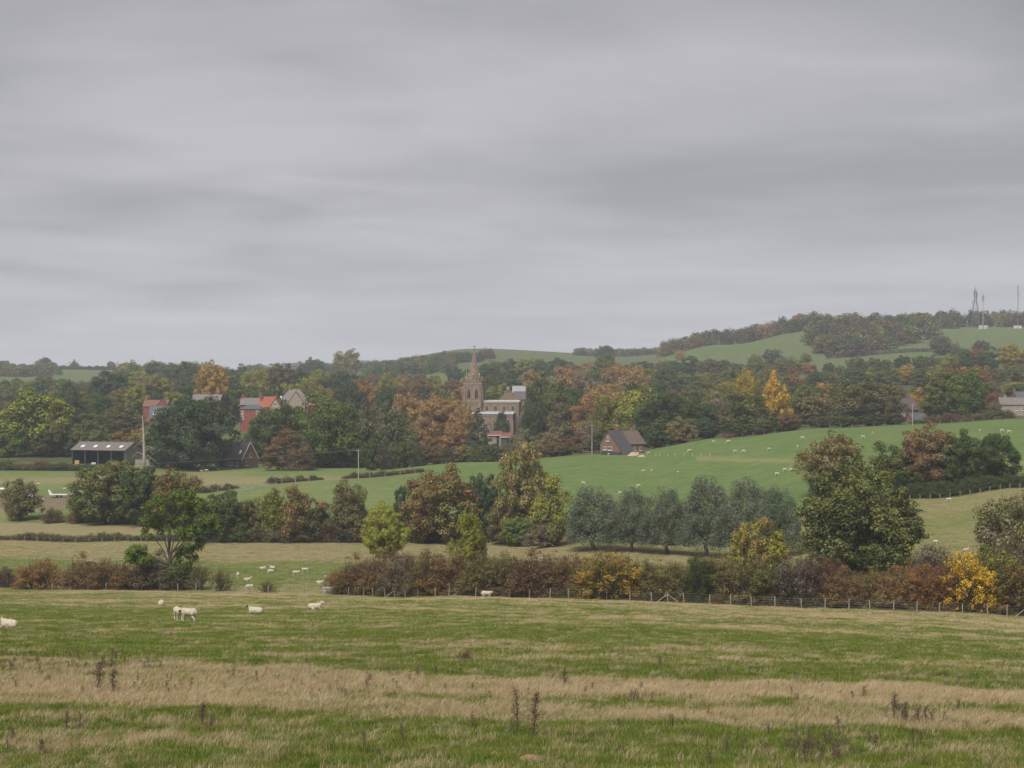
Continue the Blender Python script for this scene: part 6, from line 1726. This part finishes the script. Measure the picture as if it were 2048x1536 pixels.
TH = [(1035, 1466, 1386, 'tall slim dead thistle, left of the pair at the bottom centre'), (1066, 1478, 1394, 'tall dense dead thistle, right of the pair at the bottom centre'),
 (405, 1460, 1412, 'dead thistle left of the bottom middle, leaning'), (419, 1466, 1434, 'short dead dock beside the leaning dead thistle'), (162, 1466, 1430, 'dark dead dock, right of two at the lower left'), (132, 1462, 1426, 'dark dead dock, left of two at the lower left'),
 (84, 1516, 1484, 'dead dock low at the left bottom corner'), (28, 1492, 1460, 'dead dock at the left edge near the bottom'), (1680, 1478, 1438, 'single upright dead dock left of the right-hand weed cluster'),
 (1592, 1480, 1454, 'small dead dock at the lower right, left of the upright one'), (1790, 1448, 1394, 'tallest stem of the weed cluster at the lower right'), (1812, 1452, 1416, 'second stem of the weed cluster at the lower right'),
 (1834, 1454, 1420, 'third stem of the weed cluster at the lower right'), (1850, 1450, 1416, 'rightmost stem of the weed cluster at the lower right'), (1826, 1494, 1462, 'dead dock below the lower right weed cluster, left'), (1842, 1492, 1464, 'dead dock below the lower right weed cluster, right'),
 (1748, 1504, 1474, 'dead dock between the upright one and the bottom edge, right'), (1612, 1532, 1484, 'dead thistle at the bottom edge right of centre, left of three'), (1640, 1534, 1492, 'dead thistle at the bottom edge right of centre, middle of three'), (1668, 1532, 1488, 'dead thistle at the bottom edge right of centre, right of three'),
 (1726, 1404, 1376, 'olive weed standing in the upper pale band, right'), (1706, 1404, 1384, 'dark dock left of the olive weed in the pale band'), (1320, 1334, 1316, 'lone dark dock right of the middle of the near pasture'), (808, 1488, 1450, 'thin dead dock below the middle left'),
 (726, 1506, 1468, 'thin dead dock near the bottom left of centre'), (1130, 1376, 1342, 'dark bushy dock at the top edge of the pale band, centre'), (872, 1354, 1334, 'right of two dark docks at the edge of the pale band'), (834, 1356, 1336, 'left of two dark docks at the edge of the pale band'),
 (1972, 1390, 1374, 'small reddish dock at the right edge of the pale band'), (1442, 1444, 1428, 'small dark dock in the lower pale band right of centre'), (1420, 1536, 1508, 'dead dock at the bottom edge, centre right'), (194, 1384, 1330, 'tall brown dock at the left of the pale band'), (228, 1390, 1344, 'brown dock right of the tall one in the left pale band'), (1916, 1425, 1402, 'slender dock in the pale band near the right edge')]
for i, (x, y, t_, lb) in enumerate(TH):
    p = hit(x, y); h_ = (y - t_) * p[1] / F * 1.08
    e = empty('dead_thistle' if 'thistle' in lb else 'dead_dock', p, i * 1.7); tag(e, lb, 'weed', 'dead weeds standing in the near pasture')
    st, lf = WEED[(0, 2, 1, 3, 4)[i % 5]]
    for nm, me in (('stem', st), ('leaves', lf)):
        o = obj(nm, me, None, e); o.scale = (h_ * (1.0 if i < 2 else 1.6),) * 2 + (h_,)
# the rest of the weeds cannot be counted
def weeds():
    r_ = np.random.default_rng(31); V = []; Fs = []; o_ = 0
    spots = [(r_.uniform(0, 330), r_.uniform(1312, 1345)) for _ in range(70)] + [(r_.uniform(0, 700), r_.uniform(1330, 1400)) for _ in range(55)] + \
            [(r_.uniform(650, 2048), 1352 + r_.uniform(-14, 50) + .016 * 400) for _ in range(70)] + [(r_.uniform(0, 2048), r_.uniform(1205, 1330)) for _ in range(60)] + \
            [(r_.uniform(0, 2048), r_.uniform(1420, 1530)) for _ in range(22)] + [(r_.normal(1640, 60), r_.uniform(1490, 1532)) for _ in range(40)] + [(r_.normal(1825, 28), r_.uniform(1425, 1452)) for _ in range(26)]
    for (x, y) in spots:
        p = hit(x, y); h_ = r_.uniform(.14, .36); st, lf = WEED[r_.integers(0, 5)]
        for me in (st, lf):
            n = len(me.vertices); co = np.empty(n * 3, np.float32); me.vertices.foreach_get('co', co); co = co.reshape(-1, 3)
            a = r_.uniform(0, 6.28); ca, sa = cos(a), sin(a)
            w = np.column_stack([co[:, 0] * ca - co[:, 1] * sa, co[:, 0] * sa + co[:, 1] * ca, co[:, 2]]) * h_ * np.array([2.3, 2.3, 1]) + p
            k = len(me.polygons); fi = np.empty(k * 4, np.int32); me.loops.foreach_get('vertex_index', fi)
            if me is lf: fi = fi.reshape(-1, 4)[::2]
            else: fi = fi.reshape(-1, 4)
            V.append(w); Fs.append(fi + o_); o_ += n
    me = mesh_np('dry_weeds', np.concatenate(V), np.concatenate(Fs))
    tag(obj('dry_weeds', me, M_DOCK), 'scattered small dead docks and stalks across the near pasture', 'weeds', None, 'stuff')
weeds()

# ------------------------------------------------------------------ grass of the near pasture
def tuft(name, seed, nb, hmin, hmax, rad, wid, lean, mat):
    r_ = np.random.default_rng(seed); V = []; Fs = []; Rn = []
    for k in range(nb):
        a = r_.uniform(0, 2 * pi); q = rad * math.sqrt(r_.random()); b_ = np.array([q * cos(a), q * sin(a), -.02])
        h_ = r_.uniform(hmin, hmax); d = np.array([r_.normal(lean, .35), r_.normal(0, .35), 0]) * h_
        w = r_.uniform(0, pi); wv = np.array([cos(w), sin(w) * .5, 0]) * wid * r_.uniform(.7, 1.3)
        m_ = b_ + d * .35 + np.array([0, 0, h_ * .62]); t_ = b_ + d + np.array([0, 0, h_ * r_.uniform(.82, 1.0)])
        i = len(V); V += [b_ - wv, b_ + wv, m_ + wv * .7, m_ - wv * .7, t_ + wv * .22, t_ - wv * .22]
        Fs += [[i, i+1, i+2, i+3], [i+3, i+2, i+4, i+5]]; Rn += [r_.random()] * 6
    me = mesh_np(name, np.array(V), np.array(Fs)); vattr_f(me, 'rnd', Rn); me.materials.append(mat)
    return bpy.data.objects.new(name, me)
M_GGREEN = grassmat('green_grass', (.088, .158, .016), (.158, .198, .026), (.300, .255, .125), (.040, .078, .012))
M_GPALE = grassmat('pale_grass', (.470, .365, .225), (.400, .320, .175), (.560, .450, .300), (.235, .190, .085))
def grass(name, label, tufts, pts, scl, rot):
    c = bpy.data.collections.new(name + '_tufts')
    for t_ in tufts: c.objects.link(t_)
    me = bpy.data.meshes.new(name); me.vertices.add(len(pts)); me.vertices.foreach_set('co', pts.astype(np.float32).ravel())
    a = me.attributes.new('scl', 'FLOAT_VECTOR', 'POINT'); a.data.foreach_set('vector', scl.astype(np.float32).ravel())
    a = me.attributes.new('rot', 'FLOAT_VECTOR', 'POINT'); a.data.foreach_set('vector', rot.astype(np.float32).ravel())
    o = obj(name, me)
    g = bpy.data.node_groups.new(name + '_scatter', 'GeometryNodeTree')
    g.interface.new_socket('Geometry', in_out='INPUT', socket_type='NodeSocketGeometry'); g.interface.new_socket('Geometry', in_out='OUTPUT', socket_type='NodeSocketGeometry')
    n = g.nodes.new; l = g.links.new
    gi = n('NodeGroupInput'); go = n('NodeGroupOutput'); ip = n('GeometryNodeInstanceOnPoints')
    ci = n('GeometryNodeCollectionInfo'); ci.inputs['Collection'].default_value = c; ci.inputs['Separate Children'].default_value = True; ci.inputs['Reset Children'].default_value = True
    def na(nm):
        q = n('GeometryNodeInputNamedAttribute'); q.data_type = 'FLOAT_VECTOR'; q.inputs['Name'].default_value = nm; return q.outputs['Attribute']
    er = n('FunctionNodeEulerToRotation'); l(na('rot'), er.inputs[0])
    l(gi.outputs[0], ip.inputs['Points']); l(ci.outputs[0], ip.inputs['Instance']); ip.inputs['Pick Instance'].default_value = True
    l(er.outputs[0], ip.inputs['Rotation']); l(na('scl'), ip.inputs['Scale']); l(ip.outputs[0], go.inputs[0])
    md = o.modifiers.new('scatter', 'NODES'); md.node_group = g
    tag(o, label, 'grass', None, 'stuff')
GT = [tuft('green_tuft', 70 + k, 64, .06, .15, .25, .0050, .10, M_GGREEN) for k in range(4)]
PT = [tuft('pale_tuft', 80 + k, 68, .10, .25, .24, .0036, .30, M_GPALE) for k in range(4)]
r = np.random.default_rng(41)
P = []; S = []; T = []
for d0, d1, dens, sx, sz_ in ((31, 50, 26, 1.0, 1.0), (50, 72, 17, 1.15, 1.0), (72, 110, 8, 1.5, 1.0), (110, 160, 3.6, 2.0, 1.05), (160, 262, 1.6, 2.8, 1.1)):
    area = 0.74 / 2 * (d1 ** 2 - d0 ** 2); n = int(area * dens)
    Dv = np.sqrt(r.uniform(d0 ** 2, d1 ** 2, n)); px = r.uniform(-270, 2320, n); X = (px - CX) / F * Dv
    ok = Dv < fence_d(px) + .5; Dv = Dv[ok]; X = X[ok]
    P.append(np.column_stack([X, Dv, zt(X, Dv)])); k = len(X)
    S.append(np.column_stack([np.full(k, sx), np.full(k, sx), np.full(k, sz_)]) * r.uniform(.7, 1.3, (k, 1)))
P = np.concatenate(P); S = np.concatenate(S)
pl = pale_at(P[:, 0], P[:, 1])
isp = r.random(len(P)) < np.clip((pl - .30) * 1.5, 0.04, .93)
rot = np.column_stack([np.zeros(len(P)), np.zeros(len(P)), r.uniform(0, 2 * pi, len(P))])
rotp = rot.copy(); rotp[:, 2] = r.uniform(-.7, .7, len(P))
lush = .75 + .7 * fbm(P[:, 0] * .5, P[:, 1] * .5, 2)
S[:, 2] *= lush * np.interp(P[:, 1], [60, 120, 200], [1.0, .8, .6])
grass('green_grass', 'short green grazed grass of the near pasture', GT, P[~isp], S[~isp], rot[~isp])
S[:, 2] *= np.interp(P[:, 1], [60, 120, 200], [1.0, .7, .55])
grass('pale_grass', 'bands of long pale dead grass in the near pasture', PT, P[isp], S[isp], rotp[isp])
# coarse tussocks over the valley pasture and the bank
n = 26000
Dv = np.sqrt(r.uniform(186 ** 2, 401 ** 2, n)); px = r.uniform(-120, 2180, n); X = (px - CX) / F * Dv
ok = (Dv > fence_d(px) + .5) & (Dv < valley_d(px)); X = X[ok]; Dv = Dv[ok]; px = px[ok]
vq = np.clip((Dv - fence_d(px)) / (valley_d(px) - fence_d(px)), 0, 1)
gn = fbm(X * .12, Dv * .2, 3)
dry_ = np.where((vq > .55) | (px > 1650), .75, np.where(vq < .12, .7, .22)) + (gn - .5) * 1.2
pp = r.random(len(X)) < dry_
Q = np.column_stack([X, Dv, zt(X, Dv)]); k = len(X)
SS = np.column_stack([np.full(k, 3.2), np.full(k, 3.2), np.full(k, 1.0)]) * r.uniform(.6, 1.3, (k, 1)) * np.array([1, 1, .8])
RR = np.column_stack([np.zeros(k), np.zeros(k), r.uniform(0, 6.28, k)])
grass('valley_green_grass', 'green tussocks of the valley pasture', [tuft('green_tuft', 90, 40, .07, .17, .25, .0060, .10, M_GGREEN)], Q[~pp], SS[~pp], RR[~pp])
grass('valley_pale_grass', 'dry tussocks of the valley pasture', [tuft('pale_tuft', 91, 40, .10, .24, .25, .0045, .25, M_GPALE)], Q[pp], SS[pp], RR[pp])
print('GRASS', len(P), isp.sum())
# ------------------------------------------------------------------ the air
hv = bpy.data.materials.new('haze_air'); hv.use_nodes = True
ht = hv.node_tree; ht.nodes.clear()
ho = ht.nodes.new('ShaderNodeOutputMaterial'); pv = ht.nodes.new('ShaderNodeVolumePrincipled')
pv.inputs['Color'].default_value = (0.86, 0.92, 1.0, 1)
pv.inputs['Density'].default_value = 0.000125
pv.inputs['Anisotropy'].default_value = 0.0
ht.links.new(pv.outputs[0], ho.inputs['Volume'])
x0, x1, y0, y1, z0, z1 = -9300., 9300., -120., 9060., float(ZZ.min()) - 1.0, 112.0
hb = [(x, y, z) for z in (z0, z1) for y in (y0, y1) for x in (x0, x1)]
hf = [[0, 2, 3, 1], [4, 5, 7, 6], [0, 1, 5, 4], [2, 6, 7, 3], [0, 4, 6, 2], [1, 3, 7, 5]]
tag(obj('haze', mesh_np('haze', hb, hf), hv), 'thin grey-blue autumn haze filling the valley air', 'haze', None, 'stuff')
